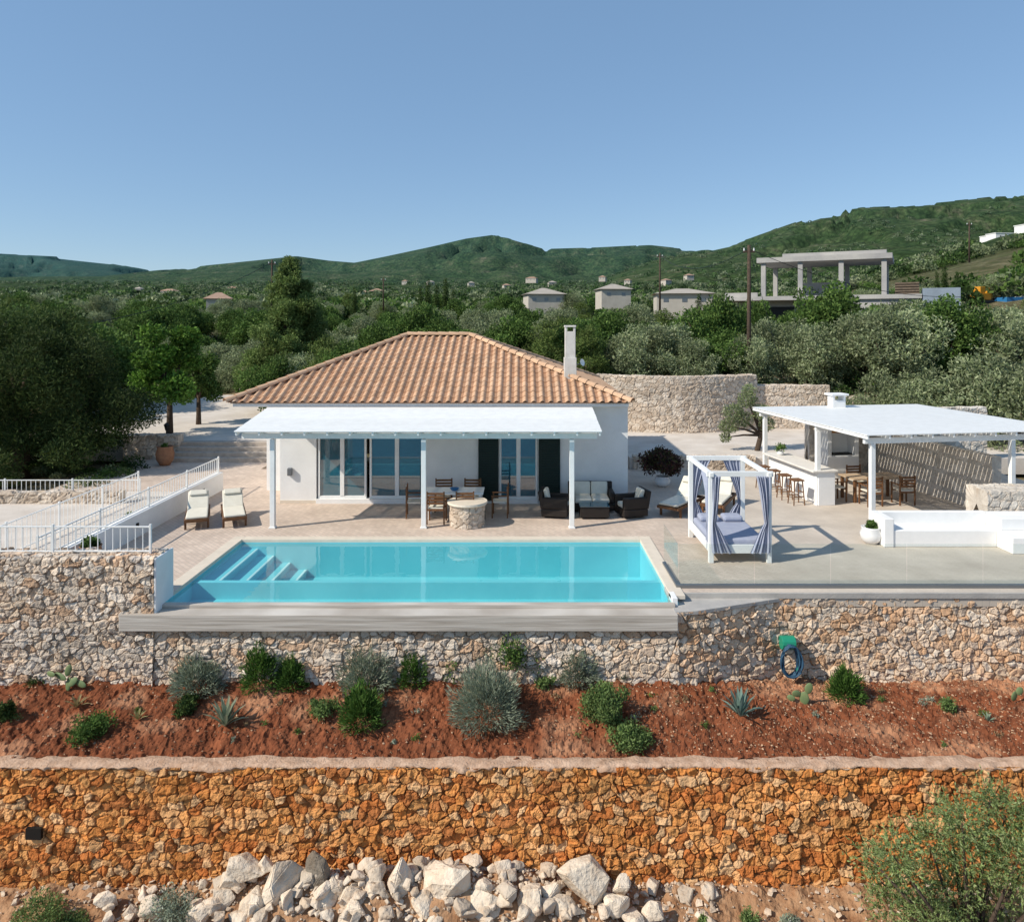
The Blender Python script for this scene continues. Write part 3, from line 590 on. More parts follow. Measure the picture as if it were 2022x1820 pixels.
for (x,y) in ((0,0),(Wd,0),(0,Dd),(Wd,Dd)): G().box(x-.055,x+.055,y-.055,y+.055,0,Hd).obj('post',whitew,db,.006)
g=G()
for y in (0,Dd): g.box(-.1,Wd+.1,y-.04,y+.04,Hd+.001,Hd+.12)
for x in (0,Wd): g.box(x-.045,x+.045,-.1,Dd+.1,Hd+.003,Hd+.10)
g.obj('canopy_frame',whitew,db,.005)
g=G(); g.box(.055,Wd-.055,-.03,.03,.22,.42).box(.055,Wd-.055,Dd-.03,Dd+.03,.22,.42).box(-.03,.03,.055,Dd-.055,.22,.42).box(Wd-.03,Wd+.03,.055,Dd-.055,.22,.42)
for k in range(14): g.box(.03,Wd-.03,.05+k*.14,.15+k*.14,.33,.36)
g.obj('bed_base',whitew,db,.005); G().box(.05,Wd-.05,.05,Dd-.05,.362,.54).obj('mattress',lav,db,.05)
for px_ in (.12,.72): G().box(px_,px_+.5,1.5,1.9,.542,.69).obj('pillow',lav,db,.06)
def curtain(cx,cy,dx,dy,seed,open_=.55):
    n,m=44,34; V=[]; rr=random.Random(seed); ph=rr.random()*6
    for i in range(n):
        t=i/(n-1)
        for j in range(m):
            s=j/(m-1); z=Hd+.02-s*(Hd-.22); k=abs(s-.62)/.62; w=(.10+ (open_-.10)*min(1,k)**1.3) if s<.62 else .10+.38*((s-.62)/.38)**.8
            pl=.035*math.sin(t*34+ph+s*2)+.02*math.sin(t*15+s*5+ph); q=.03+t*w
            V.append((cx+dx*q-dy*pl+.03*math.sin(s*7+ph)*s,cy+dy*q+dx*pl,z))
    o=link('curtain',npmesh('curtain',V,gridf(n,m),lav,smooth=True),db)
curtain(-.02,-.02,0,1,1,.7); curtain(-.02,-.08,1,0,2,.22); curtain(Wd+.02,-.08,-1,0,3,.3); curtain(Wd+.03,0,0,1,4,.7); curtain(0,Dd,1,0,5,.5); curtain(Wd,Dd,-1,0,6,.5)
def rl(x,y): return (9.4+x*math.cos(rot)-y*math.sin(rot),19.84+x*math.sin(rot)+y*math.cos(rot))
bx,by=rl(.15,2.65)
br=thing('bar_counter','white plastered outdoor bar counter with pale top','bar counter',(bx,by,0),rot)
G().box(0,.55,0,3.2,0,1.03).obj('counter_body',white,br,.01); G().box(-.22,.62,-.06,3.26,1.033,1.09).obj('counter_top',M('pale_counter',(.76,.72,.66),(.68,.64,.58),3,.6),br,.012)
s0=None
for k in range(4):
    sx,sy=rl(-.42,2.95+k*.72)
    if s0 is None:
        s0=thing('bar_stool','tall brown wooden bar stool beside a white counter','stool',(sx,sy,0),rot,'bar stools')
        for a in (-1,1):
            for b in (-1,1): G().cyl((a*.18,b*.18,0),(a*.13,b*.13,.74),.018,.02,8).obj('leg',wood,s0)
        G().box(-.16,.16,-.165,-.14,.25,.28).box(-.16,.16,.14,.165,.25,.28).box(-.165,-.14,-.15,.15,.38,.41).box(.14,.165,-.15,.15,.38,.41).obj('footrest',wood,s0)
        G().box(-.18,.18,-.18,.18,.742,.785).obj('seat',wood,s0,.015)
    else: dup(s0,(sx,sy,0),rot+.1*(R.random()-.5))
PG=[(.72,.68,.62),(.68,.64,.58),(.76,.72,.66),(.64,.60,.54)]
ks=thing('kitchen_wall','pale stone block wall of the outdoor kitchen','stone wall')
rubble('stone_face',[rl(4.55,6.6),rl(4.6,.9)],[(0,0),(0,1.7),(-.3,1.7),(-.3,0)],PG,(.56,.51,.45),(.40,.2),.03,.008,51,ks,gw=.10)
ks=thing('kitchen_wall','stone wall with barbecue niche beneath slatted roof','stone wall')
rubble('stone_face',[rl(2.2,6.75),rl(9.5,6.75)],[(0,0),(0,2.42),(-.3,2.42),(-.3,0)],PG,(.50,.43,.36),(.30,.2),.035,.03,52,ks)
a=rl(6.4,6.66); G().box(-.55,.55,-.04,.03,1.45,2.15).obj('window_opening',black,ks,loc=(a[0],a[1],0),rz=rot)
bq=thing('barbecue_oven','white plastered barbecue with chimney under the pergola','barbecue',rl(3.0,6.2)+(0,),rot)
G().box(-.6,.6,-.35,.3,0,.9).box(-.6,-.45,-.35,.3,.9,1.7).box(.45,.6,-.35,.3,.9,1.7).box(-.45,.45,.1,.3,.9,1.7).box(-.6,.6,-.35,.3,1.701,2.15).box(-.25,.25,-.1,.25,2.151,2.85).obj('body',white,bq,.01)
G().box(-.25,-.17,-.1,.25,2.851,3.02).box(.17,.25,-.1,.25,2.851,3.02).box(-.33,.33,-.18,.33,3.021,3.09).obj('chimney_cap',white,bq,.008)
G().box(-.45,.45,-.38,-.352,1.72,1.85).obj('mantel',M('orange_wood',(.45,.2,.06),(.35,.15,.04),10,.7),bq,.004); G().box(-.44,.44,-.2,.09,.91,.95).obj('grill_bed',black,bq)
a=rl(2.3,3.2); wt=thing('wooden_table','wooden outdoor dining table under slatted roof','table',(a[0],a[1],0),rot); G().box(-.9,.9,-.42,.42,.71,.76).obj('table_top',M('pale_teak',(.50,.37,.25),(.40,.29,.19),10,.7),wt,.008)
for p in (-.8,.8):
    for q in (-.34,.34): G().box(p-.04,p+.04,q-.04,q+.04,0,.71).obj('leg',wood,wt,.004)
for (p,q,r_) in ((1.05,3.2,90),(1.8,2.5,180),(2.9,2.5,176),(2.3,3.95,0)):
    a=rl(p,q); dup(c1,(a[0],a[1],0),rot+math.radians(r_),label='wooden dining chair under the slatted bar roof')
bn=thing('built_in_bench','white plastered built-in bench with steps','bench',(9.1,18.3,0))
G().box(0,.25,0,.85,0,.72).box(.25,3.0,.7,.85,0,.72).obj('backrest',white,bn,.02); G().box(.25,2.85,.03,.7,0,.42).obj('seat',white,bn,.02)
G().box(2.85,5.2,-.55,.69,0,.40).box(3.0,5.2,.1,.853,.40,.70).obj('step',white,bn,.02)
rubble('stone_hearth',[(12.35,19.35),(13.9,19.35)],[(0,0),(0,1.15),(-.9,1.15),(-.9,0)],PG,(.5,.43,.36),(.26,.18),.025,.03,61,label='block of pale rubble stonework beside the white bench',category='hearth')
def plantleaves(rng,n,r,h,pal,L,W,z0=0,kind='bush'):
    if kind=='bush':
        cl=[(r*.6*math.cos(a)*rng.random(),r*.6*math.sin(a)*rng.random(),z0+h*(.25+.5*rng.random()),r*(.2+.2*rng.random())) for a in np.linspace(0,12.6,22)]
        C,A,c=clumpleaves(rng,cl,n,pal,.7,.3,min(1,h/(2*r)+.4))
        return leafmesh('leaves',C,A,L*(.6+.8*rng.random(n)),W*(.7+.6*rng.random(n)),c,rng)
    d=unit(rng,n); d[:,2]=np.abs(d[:,2])*(1.1 if kind=='lav' else 1.6)+.12; d/=np.linalg.norm(d,axis=1,keepdims=True)
    f=(.45+.55*rng.random(n)**.6)*(.70+.58*vn(np.arctan2(d[:,1],d[:,0])*3+10,d[:,2]*6,3)); C=d*np.array([r,r,h])*f[:,None]
    if kind!='lav': C[:,2]=C[:,2]*(.8+.35*rng.random(n))
    A=d*np.array([1,1,1.2])+unit(rng,n)*.45; P_=np.array(pal); c=P_[rng.integers(0,len(pal),n)]*(.65+.6*rng.random((n,1))); c*=(.75+.5*vn(C[:,0]*9,C[:,1]*9+C[:,2]*7,5))[:,None]
    C[:,2]+=z0; return leafmesh('leaves',C,A,L*(.6+.8*rng.random(n)),W,c*.92,rng)
def pot(label,loc,r,h,mat,pr,ph,pal,n=900,L=.09,kind='bush'):
    t=thing('potted_plant',label,'potted plant',loc); G().lathe([(r*.55,0),(r*.9,h*.3),(r,h*.6),(r*.82,h*.9),(r*.9,h),(r*.78,h),(r*.7,h*.85)],24).obj('pot',mat,t,smooth=True)
    link('leaves',plantleaves(RN,n,pr,ph,pal,L,L*.4,h*.85,kind),t); return t
RDK=[(.06,.025,.02),(.05,.05,.02),(.035,.02,.02)]
x,y=site(1720,1072); pot('round white pot with a small green plant beside the bench',(x,y,0),.27,.42,potw,.2,.22,GR)
x,y=site(262,1036); pot('small white pot with a low green plant by the wall',(x,y,0),.18,.2,potw,.2,.18,GR)
pot('terracotta pot with flowering plant near the parapet',(-9.75,16.5,0),.26,.6,terra,.27,.3,GR)
x,y=site(326,918); pot('tall terracotta pot beside stone steps',(x,y,0),.35,.75,terra,.2,.25,GR,300)
x,y=site(1308,960); pot('white pot with a large dark reddish bush',(x,y,0),.28,.35,potw,.95,1.25,RDK,6500,.13)
a=rl(.3,5.3); pot('small plant on the bar counter',(a[0],a[1],1.09),.12,.14,potw,.25,.3,GR,400,.07)
pot('small white pot with greenery by the villa corner',(3.6,22.5,0),.12,.2,potw,.22,.3,GR,400)
lp=thing('garden_lamp','small black lantern standing on a stone wall','lamp',(-14.9,30.6,.95)); G().cyl((0,0,0),(0,0,.2),.03).obj('stem',black,lp); G().lathe([(.06,.2),(.11,.4),(.13,.42),(.02,.52)],6).obj('lantern',black,lp)
# ------------------------------------------------------------------ garden plants
LV=[(.18,.21,.15),(.23,.26,.19),(.13,.155,.11)]; RO=[(.055,.110,.020),(.085,.15,.034),(.038,.08,.015)]; LF=[(.085,.13,.038),(.12,.165,.058),(.06,.095,.03)]
def shrub(u,v,w,h,kind,pal,label,n,L,W=None):
    x,y,z=gsite(u,v); s=y/F; y+=w*s*.3
    t=link('shrub',plantleaves(RN,n,w*s*.5,h*s*.95,pal,L,W or L*.13,0,kind),None,(x,y,z-.03),label,'shrub',group='planting in the red garden bed'); return t
GLAV='grey-green rounded lavender shrub in red soil'; GROS='bright green upright rosemary shrub in red soil'
for u,v,w,h in ((378,1376,116,72),(718,1370,126,82),(1142,1358,98,74),(958,1450,158,118)): shrub(u,v,w,h,'lav',LV,GLAV,int(52*w),.12,.015)
for u,v,w,h in ((508,1368,88,84),(570,1364,66,60),(812,1358,70,62),(708,1448,98,80),(1680,1391,76,62)): shrub(u,v,w,h,'ros',RO,GROS,int(46*w),.10,.02)
for u,v,w,h,n,pl in ((890,1354,64,58,1500,LF),(1015,1362,170,120,6000,GR),(1055,1340,84,115,2400,GR),(630,1424,84,38,1400,LF),(1200,1460,140,105,5600,LF),(1245,1500,120,60,3000,LF),(158,1480,110,60,2200,GR),(2,1436,52,60,1300,DK),(358,1424,68,46,1300,DK),(1075,1368,54,34,700,LF),(1880,1415,46,40,500,LF),(60,1360,60,26,400,DK)):
    shrub(u,v,w,h,'bush',pl,'leafy green shrub in red soil',n,.06,.026)
for i in range(44):
    u=R.uniform(20,2000); v=R.uniform(1365,1480)
    shrub(u,v,R.uniform(14,36),R.uniform(10,24),'bush',R.choice([LF,GR,LV,[(.22,.15,.08),(.16,.11,.06)]]),'tiny weed growing in red soil',90,.05,.016)
def spikes(u,v,w,h,label,n=26,pal=(.16,.20,.14),name='agave'):
    x,y,z=gsite(u,v); s=y/F; V=[];Fc=[];cc=[]
    for k in range(n):
        a=k*2.399; el=.25+1.15*(k/n); ln=.5*w*s*(1-.15*k/n)*1.1; up=Vector((math.cos(a)*math.cos(el),math.sin(a)*math.cos(el),math.sin(el)*h/w*2*.75)); sd_=Vector((-math.sin(a),math.cos(a),0)); o=len(V)
        for q,(t,wd) in enumerate(((0,.5),(.3,1),(.65,.75),(1,.04))):
            c=up*ln*t+Vector((0,0,.12*ln*math.sin(t*3)))
            V+=[c-sd_*.045*w*s*wd,c+Vector((0,0,-.02*wd*w*s)),c+sd_*.045*w*s*wd]; cc+=[np.array(pal)*(.9+.5*R.random())*1.3]*3
        for q in range(3):
            for e in range(2): Fc.append((o+q*3+e,o+q*3+e+1,o+q*3+e+4,o+q*3+e+3))
    link(name,npmesh(name,[tuple(p) for p in V],Fc,leafm,np.array(cc)),None,(x,y,z),label,'plant')
spikes(445,1433,88,80,'spiky grey-green agave rosette in red soil',26,(.19,.22,.15)); spikes(1462,1414,84,80,'spiky blue-green agave rosette in red soil',26,(.13,.19,.16))
spikes(272,1420,40,30,'small yellow-green agave in red soil',14,(.24,.22,.10)); spikes(152,1394,56,30,'small spiky agave in red soil',14,(.2,.16,.08)); spikes(1950,1424,36,26,'small spiky agave in stony soil',14)
spikes(1230,1345,40,30,'small spiky plant at the wall foot',14)
def cactus(u,v,pads,label):
    x,y,z=gsite(u,v); t=thing('prickly_pear',label,'cactus',(x,y,z)); cm=M('cactus_green',(.12,.18,.08),(.17,.21,.09),12,.6)
    for (px_,pz_,w,h,a) in pads:
        bm=bmesh.new(); bmesh.ops.create_icosphere(bm,subdivisions=3,radius=.5); bmesh.ops.transform(bm,matrix=Matrix.Translation((px_,R.uniform(-.03,.03),pz_))@Matrix.Rotation(a,4,'Y')@Matrix.Rotation(R.uniform(-.5,.5),4,'Z')@Matrix.Diagonal((w,.05,h,1)),verts=bm.verts)
        me=bpy.data.meshes.new('pad'); bm.to_mesh(me); bm.free(); me.materials.append(cm); link('pad',me,t)
cactus(135,1362,[(0,.12,.14,.28,.2),(-.15,.28,.3,.12,.3),(-.33,.33,.26,.12,-.1),(.1,.18,.14,.24,.9),(.25,.14,.26,.13,.3),(-.02,.38,.13,.24,.3)],'sprawling prickly pear cactus at the foot of a stone wall')
cactus(1588,1390,[(0,.12,.18,.26,0),(.08,.32,.15,.22,.3),(-.14,.2,.2,.13,.3),(-.25,.12,.16,.12,.2)],'prickly pear cactus in stony red soil')
cactus(2003,1384,[(0,.1,.15,.2,.2),(.1,.2,.13,.17,.5)],'small prickly pear cactus in stony soil')
hr=thing('hose_reel','green hose reel with coiled dark blue hose on a stone wall','hose reel',((1555-1030)*15.1/F,15.12,CH-(1268-640)*15.1/F)); G().box(-.13,.13,-.12,.06,-.08,.10).cyl((-.14,-.02,0),(.14,-.02,0),.14,.14,14).obj('bracket',hosegreen,hr,.01)
for k in range(14):
    rr=.17+.03*R.random(); g=G(); g.tube([(rr*math.sin(a)*(.75+.03*k),-.14-.010*k+.03*math.sin(a*2+k),-.30+(.30+.03*R.random())*math.cos(a)) for a in np.linspace(0,2*math.pi,26)],.014,6,False); g.obj('hose',hosegreen if k==5 else hoseblue,hr,smooth=True)
rng=np.random.default_rng(77)
def sprays(rng,cl,ntw,nl,pal,L,W):
    cl=np.array(cl); w=cl[:,3]**2; k=rng.choice(len(cl),ntw,p=w/w.sum()); d=unit(rng,ntw); st_=cl[k,:3]+d*(cl[k,3]*rng.uniform(.3,.85,ntw))[:,None]
    ax=d*.8+unit(rng,ntw)*.5+np.array([0,0,.35]); ax/=np.linalg.norm(ax,axis=1,keepdims=True); ln=rng.uniform(.12,.38,ntw)
    t=rng.random((ntw,nl)); C=(st_[:,None]+ax[:,None]*(ln[:,None]*t)[...,None]).reshape(-1,3); A=(ax[:,None]*.8+unit(rng,ntw*nl).reshape(ntw,nl,3)*.8).reshape(-1,3)
    P_=np.array(pal); n=ntw*nl; tb_=np.repeat(.7+.6*rng.random(ntw),nl)[:,None]; c=P_[rng.integers(0,len(pal),n)]*tb_*(.75+.5*rng.random((n,1)))
    return C+A*0.02,A,c
cl=[]
for (u,v,r) in ((1900,1625,.38),(1985,1610,.38),(1835,1665,.34),(1765,1690,.30),(1920,1690,.42),(2010,1700,.46),(1800,1745,.38),(1735,1735,.28),(1880,1765,.42),(1970,1780,.42),(1755,1790,.3),(2060,1640,.5),(1715,1690,.16),(1870,1595,.2),(1955,1580,.18),(2100,1730,.6),(1840,1820,.42),(1930,1850,.5)):
    yd=11.2+R.uniform(-.5,.5); cl.append(((u-1030)*yd/F-6.9,yd-11.2,CH-(v-640)*yd/F+4.6,r*.85))
C,A,c=sprays(rng,cl,3000,13,[(.14,.18,.065),(.19,.225,.10),(.10,.14,.045)],1,1)
ot=thing('olive_tree','young olive tree with grey-green leaves below the orange stone wall','tree',(6.9,11.2,-4.6))
g=G()
for q in cl[:16]: g.tube([(0,0,-.1),(q[0]*.35,q[1]*.35,q[2]*.45),q[:3]],[.06,.035,.01],6)
g.obj('trunk',bark,ot,smooth=True); link('crown',leafmesh('crown',C,A,.062,.017,c,rng),ot)
for u,v,w,h,pl in ((335,1812,150,60,LV),(75,1790,140,60,LF),(1480,1790,60,36,LF),(1390,1790,40,30,LF),(140,1740,90,30,LF),(1560,1800,50,30,LV)):
    yd=11.75; x=(u-1030)*yd/F; s=yd/F
    link('shrub',plantleaves(RN,int(w*14),w*s*.5,h*s*1.1,pl,.06,.018,0,'bush'),None,(x,yd,float(lz(x,yd))-.02),'low grey-green weedy shrub among pale rocks','shrub',group='weedy shrubs on the rocky slope')
# ------------------------------------------------------------------ trees
rng=np.random.default_rng(3)
cl=[]
for i in range(120):
    a=rng.random()*6.28; f=rng.random()**.5; zz=rng.random(); rad=4.6*(1-.6*(abs(zz-.38)/.62)**1.8)*f; cl.append((math.cos(a)*rad,math.sin(a)*rad*.8,.4+zz*5.6,.5+.5*rng.random()))
make_tree('pine_tree','large dense dark green pine tree beside a white railing',(-19.4,28.2,-.1),rng,cl,110000,[(.024,.042,.012),(.038,.058,.016),(.016,.030,.009),(.050,.068,.02)],.18,.04,2.6,.3,thick=.6)
cl=round_clumps(rng,24,1.7,1.7,2.0,3.0,.45,.75)
make_tree('mulberry_tree','bright green leafy tree with pale trunk by the driveway',((335-1030)*33.0/F,33.0,.5),rng,cl,9000,[(.060,.125,.018),(.10,.175,.03),(.038,.082,.012)],.17,.11,2.0,.14)
cl=round_clumps(rng,14,1.2,1.2,1.3,2.2,.35,.55)
make_tree('mulberry_tree','smaller leafy green tree next to the driveway',((392-1030)*36/F,36,.5),rng,cl,4500,GR,.16,.10,1.6,.12)
cl=[]
for i in range(150):
    zz=rng.random()**.8; rad=(2.9*(1-zz)**.6+.12)*(.25+.75*rng.random()); a=rng.random()*6.28; cl.append((math.cos(a)*rad+.3*zz,math.sin(a)*rad,.9+zz*7.7,.36+.45*(1-zz)))
make_tree('conifer_tree','tall pointed green pine behind the villa',((565-1030)*46/F,46,1.0),rng,cl,60000,[(.085,.120,.035),(.11,.145,.048),(.055,.085,.022)],.24,.06,5.5,.25,thick=.7)
cl=[(-.9,0,2.0,.45),(-.3,.1,2.5,.42),(.25,0,2.0,.4),(.45,0,1.5,.35),(-1.1,.1,1.4,.38),(-.5,0,1.7,.4),(-.2,.2,2.9,.3),(-1.2,.1,.95,.25)]
x,y=site(1492,905,.1)
make_tree('olive_tree','small twisted olive tree with sparse grey-green crown',(x,y,.0),rng,cl,4500,OL+[(.16,.20,.08)],.12,.035,1.2,.12,lean=(.25,0))
rubble('tree_ring',[(x+.9*math.cos(a)-.3,y+.9*math.sin(a)) for a in np.linspace(0,6.28,24)],[(0,0),(0,.32),(-.2,.32),(-.2,0)],PAL_PALE,(.3,.25,.2),(.3,.2),.05,.03,71,label='low round stone kerb around an olive tree',category='planter')
tpl=[]; GRP='grove trees behind the villa'
for k in range(4):
    cl=round_clumps(rng,44,2.3,2.3,1.9,1.9,.4,.85); t=make_tree('olive_tree','rounded grey-green olive tree in a hillside grove',(0,0,0),rng,cl,11000,OL,.18,.07,1.0,.14,GRP); tpl.append((t,1.0))
for k in range(3):
    cl=round_clumps(rng,46,2.4,2.4,2.2,2.2,.4,.95); t=make_tree('oak_tree','dense dark green tree in a hillside grove',(0,0,0),rng,cl,11000,GR,.20,.10,1.2,.16,GRP); tpl.append((t,1.0))
for k in range(2):
    cl=[]
    for i in range(60):
        zz=rng.random(); rad=(2.2*(1-zz)**.6+.1)*(.3+.7*rng.random()); a=rng.random()*6.28; cl.append((math.cos(a)*rad,math.sin(a)*rad,.4+zz*4.6,.35+.45*(1-zz)))
    t=make_tree('pine_tree','bushy olive-green pine in a hillside grove',(0,0,0),rng,cl,11000,PI,.22,.06,2.5,.16,GRP); tpl.append((t,1.0))
cp=[]
for i in range(26):
    zz=i/25; cp.append((.1*math.cos(i*2.4),.1*math.sin(i*2.4),.4+zz*5.2,.42*(1-zz)**.5+.1))
tcy=make_tree('cypress_tree','slender dark cypress rising above a grove',(0,0,0),rng,cp,3500,DK,.2,.06,1.5,.1,'cypresses behind the villa')
used=set(); pts=[]
def place(i,x,y,s,zoff=0):
    t=tpl[i][0]; loc=(x,y,float(Hh(x,y))-.1+zoff); sc=(s*R.uniform(.9,1.12),s*R.uniform(.9,1.12),s*R.uniform(.85,1.15))
    if i not in used: used.add(i); t.location=loc; t.rotation_euler=(0,0,R.random()*6.3); t.scale=sc
    else: dup(t,loc,R.random()*6.3,sc)
    pts.append((x,y))
for u,yd,i,s in ((1140,42,4,1.0),(1080,40,7,.9),(1200,45,4,1.05),(1160,38.8,8,.8),(1320,41,0,1.0),(1260,39.5,1,.85),(1400,46,5,1.1),(1420,40,5,.8),(1590,39,2,.95),(1640,44,6,1.1),(1540,42,3,.95),(1760,37.5,0,1.05),(1690,34.6,1,.7),(1850,32.6,1,.95),(1940,33.5,2,1.15),(2030,31,3,1.1),(1780,34.5,3,.9),(1705,39,3,1.0),(1880,39,6,1.05),(1960,42,0,1.2),(1800,43,1,1.1),(2040,37,1,1.3),(1370,38.6,2,.75),(1480,39,0,.7),(1230,41,2,.9),
                 (1500,62,4,.9),(1560,64,5,.85),(1620,61,6,.9),(1680,63,0,.9),(1740,60,4,.95),(1800,62,5,.9),(1850,66,6,1.0),
                 (700,38,5,.8),(640,39,7,.85),(600,42,0,.85),(760,44,6,.9),(840,46,4,.95),(900,43,5,.8),(960,47,3,.9),(1010,42,6,.75),(430,53,0,.9),(470,50,1,.8),(380,56,5,.9),(320,58,4,1.0),(280,56,6,1.0),(530,40,5,.7),(230,45,6,1.1),(180,42,4,1.2),(120,40,5,1.3),(40,44,6,1.3),(330,54,2,.8),(-60,38,5,1.3),(20,36,4,1.2)):
    place(i,(u-1030)*yd/F,yd,s)
tries=0
def okpos(x,y):
    if 21<x<43 and 66<y<86: return False
    if y<50 and -30<x<-8: return False
    u=1030+F*x/y
    if 48<y<70 and 1450<u<1840: return R.random()<.3
    if 1895<u<2040 and 58<y<101: return False
    for (uu,yy_) in ((1073,110),(1210,120),(1347,90)):
        if abs(u-uu)<60 and y>yy_*.72: return False
    return True
while len(pts)<240 and tries<9000:
    tries+=1; y=46+R.random()**1.3*66; x=R.uniform(-.85,.80)*y
    if not okpos(x,y): continue
    if min((x-a)**2+(y-b)**2 for a,b in pts)<8.5: continue
    place(R.choice([0,1,2,3,4,5,6,0,1,2,7,4]),x,y,R.uniform(.55,1.0)*(1 if y<75 else 1.1))
for j,(u,yd,s) in enumerate(((830,85,1.0),(845,86,1.15),(862,88,1.05),(880,90,1.2),(895,86,.95),(1850,95,1.0),(1865,97,1.15),(1890,92,1.0),(700,95,1.0),(1380,60,.9))):
    x=(u-1030)*yd/F; loc=(x,yd,float(Hh(x,yd))-.1)
    if j==0: tcy.location=loc; tcy.scale=(s,s,s)
    else: dup(tcy,loc,R.random()*6,s)
def woods(name,n,ya,yb,pw,nl,r0,r1,L,pals,seed,thr=.36):
    rg=np.random.default_rng(seed); y=ya+(yb-ya)*rg.random(n)**pw; x=rg.uniform(-.85,.85,n)*y; keep=fbm(x*.02,y*.02,88,3)>thr; keep&=~((x>18)&(x<46)&(y<96)); x=x[keep];y=y[keep]
    u=1030+F*x/y; keep=np.ones(len(x),bool)
    for uu,yd in ((1073,110),(1210,120),(1347,90),(1985,330),(433,100)): keep&=~((abs(u-uu)<65)&(y<yd+14)&(y>yd*.6))
    x=x[keep];y=y[keep]; m=len(x)
    r=rg.uniform(r0,r1,m); z=Hh(x,y); d=unit(rg,m*nl).reshape(m,nl,3); d[...,2]=np.abs(d[...,2])*1.0-.15
    bump=(.75+.5*rg.random((m,nl,1))); C=np.stack([x,y,z+r*.4],1)[:,None]+d*bump*(r[:,None,None])*np.array([1,1,.9]); A=d+unit(rg,m*nl).reshape(m,nl,3)*1.0
    pi=rg.integers(0,len(pals),m); c=np.array(pals)[pi][:,None]*(.7+.5*rg.random((m,nl,1)))*(.75+.5*rg.random((m,1,1)))
    haze_mix=np.clip((y-120)/1300,0,.5)[:,None,None]; c=c*(1-haze_mix)+np.array([.03,.065,.05])*haze_mix  # distance haze painted into the leaf colour
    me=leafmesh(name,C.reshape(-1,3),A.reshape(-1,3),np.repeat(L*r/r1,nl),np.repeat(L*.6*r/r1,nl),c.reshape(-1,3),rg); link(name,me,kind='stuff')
woods('near_woodland',1700,98,230,1.0,190,1.2,2.8,.9,OL+GR+OL+GR+DK,1)
woods('valley_woodland',4600,220,480,1.1,50,1.3,2.8,1.4,GR+OL+DK+OL,2,.42)
woods('far_woodland',3200,480,800,1.0,20,1.4,2.4,1.9,GR+OL,4,.45)
def under(name,n,fx,seed,L=.13):
    rg=np.random.default_rng(seed); P_=np.array([fx(rg) for _ in range(n)]); x,y,r,zz=P_.T; nl=190; d=unit(rg,n*nl).reshape(n,nl,3); d[...,2]=np.abs(d[...,2])*.8
    C=np.stack([x,y,zz],1)[:,None]+d*r[:,None,None]*(.6+.5*rg.random((n,nl,1))); A=d+unit(rg,n*nl).reshape(n,nl,3)+np.array([0,0,.3]); pl=np.array(OL+GR+DK); c=pl[rg.integers(0,len(pl),n)][:,None]*(.6+.7*rg.random((n,nl,1)))
    link(name,leafmesh(name,C.reshape(-1,3),A.reshape(-1,3),L,L*.45,c.reshape(-1,3),rg),kind='stuff')
def f1(rg):
    y=rg.uniform(37,75); x=rg.uniform(-.2,.8)*y; return (x,y,rg.uniform(.4,1.1),float(Hh(x,y)))
def f2(rg):
    y=rg.uniform(25.2,30); x=rg.uniform(-23,-14.6); return (x,y,rg.uniform(.2,.5),-.05)
def f3(rg):
    y=rg.uniform(49,75); x=rg.uniform(-.8,-.15)*y; return (x,y,rg.uniform(.4,1.1),float(Hh(x,y)))
under('undergrowth',650,f1,1,.18); under('flower_bed',70,f2,2,.1); under('hedgerow',400,f3,3,.18)
# ------------------------------------------------------------------ far buildings
def small_house(label,x,y,w,d,h,rz,roofm_,hip=.28,z=None,wallm=farwall):
    z=float(Hh(x,y)) if z is None else z
    t=thing('house',label,'house',(x,y,z-.3),rz); G().box(-w/2,w/2,-d/2,d/2,-1.5,h+.3).obj('wall',wallm,t)
    o=.4; rr=min(w,d)/2; a=w/2-rr if w>d else 0; b=0 if w>d else d/2-rr; a=max(a,.3)
    if hip: G().add([(-w/2-o,-d/2-o,h+.3),(w/2+o,-d/2-o,h+.3),(w/2+o,d/2+o,h+.3),(-w/2-o,d/2+o,h+.3),(-a,-b,h+.3+rr*hip*2),(a,b,h+.3+rr*hip*2)],[(0,1,5,4),(1,2,5),(2,3,4,5),(3,0,4),(3,2,1,0)]).obj('roof',roofm_,t)
    else: G().box(-w/2-.2,w/2+.2,-d/2-.2,d/2+.2,h+.302,h+.6).obj('roof',roofm_,t)
    for k in range(3 if w>5 else 2):
        xx=-w/2+w*(k+.5)/(3 if w>5 else 2); G().box(xx-.3,xx+.3,-d/2-.03,-d/2+.05,h*.45,h*.8).obj('window',steel,t)
def hz_at(v,y): return CH+(640-v)*y/F
small_house('cream house with pale hip roof among trees',(1073-1030)*110/F,110,5.4,5,1.3,.15,greyroof,.2,hz_at(599,110))
small_house('cream house with pale hip roof among trees',(1210-1030)*120/F,120,4.8,5,1.4,.1,greyroof,.2,hz_at(589,120))
small_house('long cream house with pale roof among trees',(1347-1030)*90/F,90,6.6,5,1.3,-.1,greyroof,.14,hz_at(602,90))
small_house('small house with terracotta roof in a grove',(433-1030)*100/F,100,3,3,1.5,.3,farroof,.3,hz_at(612,100))
for (u,v,yd,w,h) in ((745,583,330,6,2),(722,586,330,4,2),(160,584,420,12,1.6),(335,582,420,9,2.4),(275,577,480,5,2.5),(1050,554,600,9,2.2),(1090,562,560,6,2),(1315,558,420,4,1.6),(930,563,600,5,2.2),(850,562,600,5,2.6),(1360,548,480,5,1.6),(460,574,520,7,2.2),(1240,558,480,4,1.8),(800,559,700,5,2.2),(1000,568,520,5,2),(1190,551,560,5,1.8)):
    small_house('distant pale house on a wooded slope',(u-1030)*yd/F,yd,w,5,h,R.uniform(-.5,.5),R.choice([farroof,greyroof,farroof]),.25,hz_at(v+1,yd))
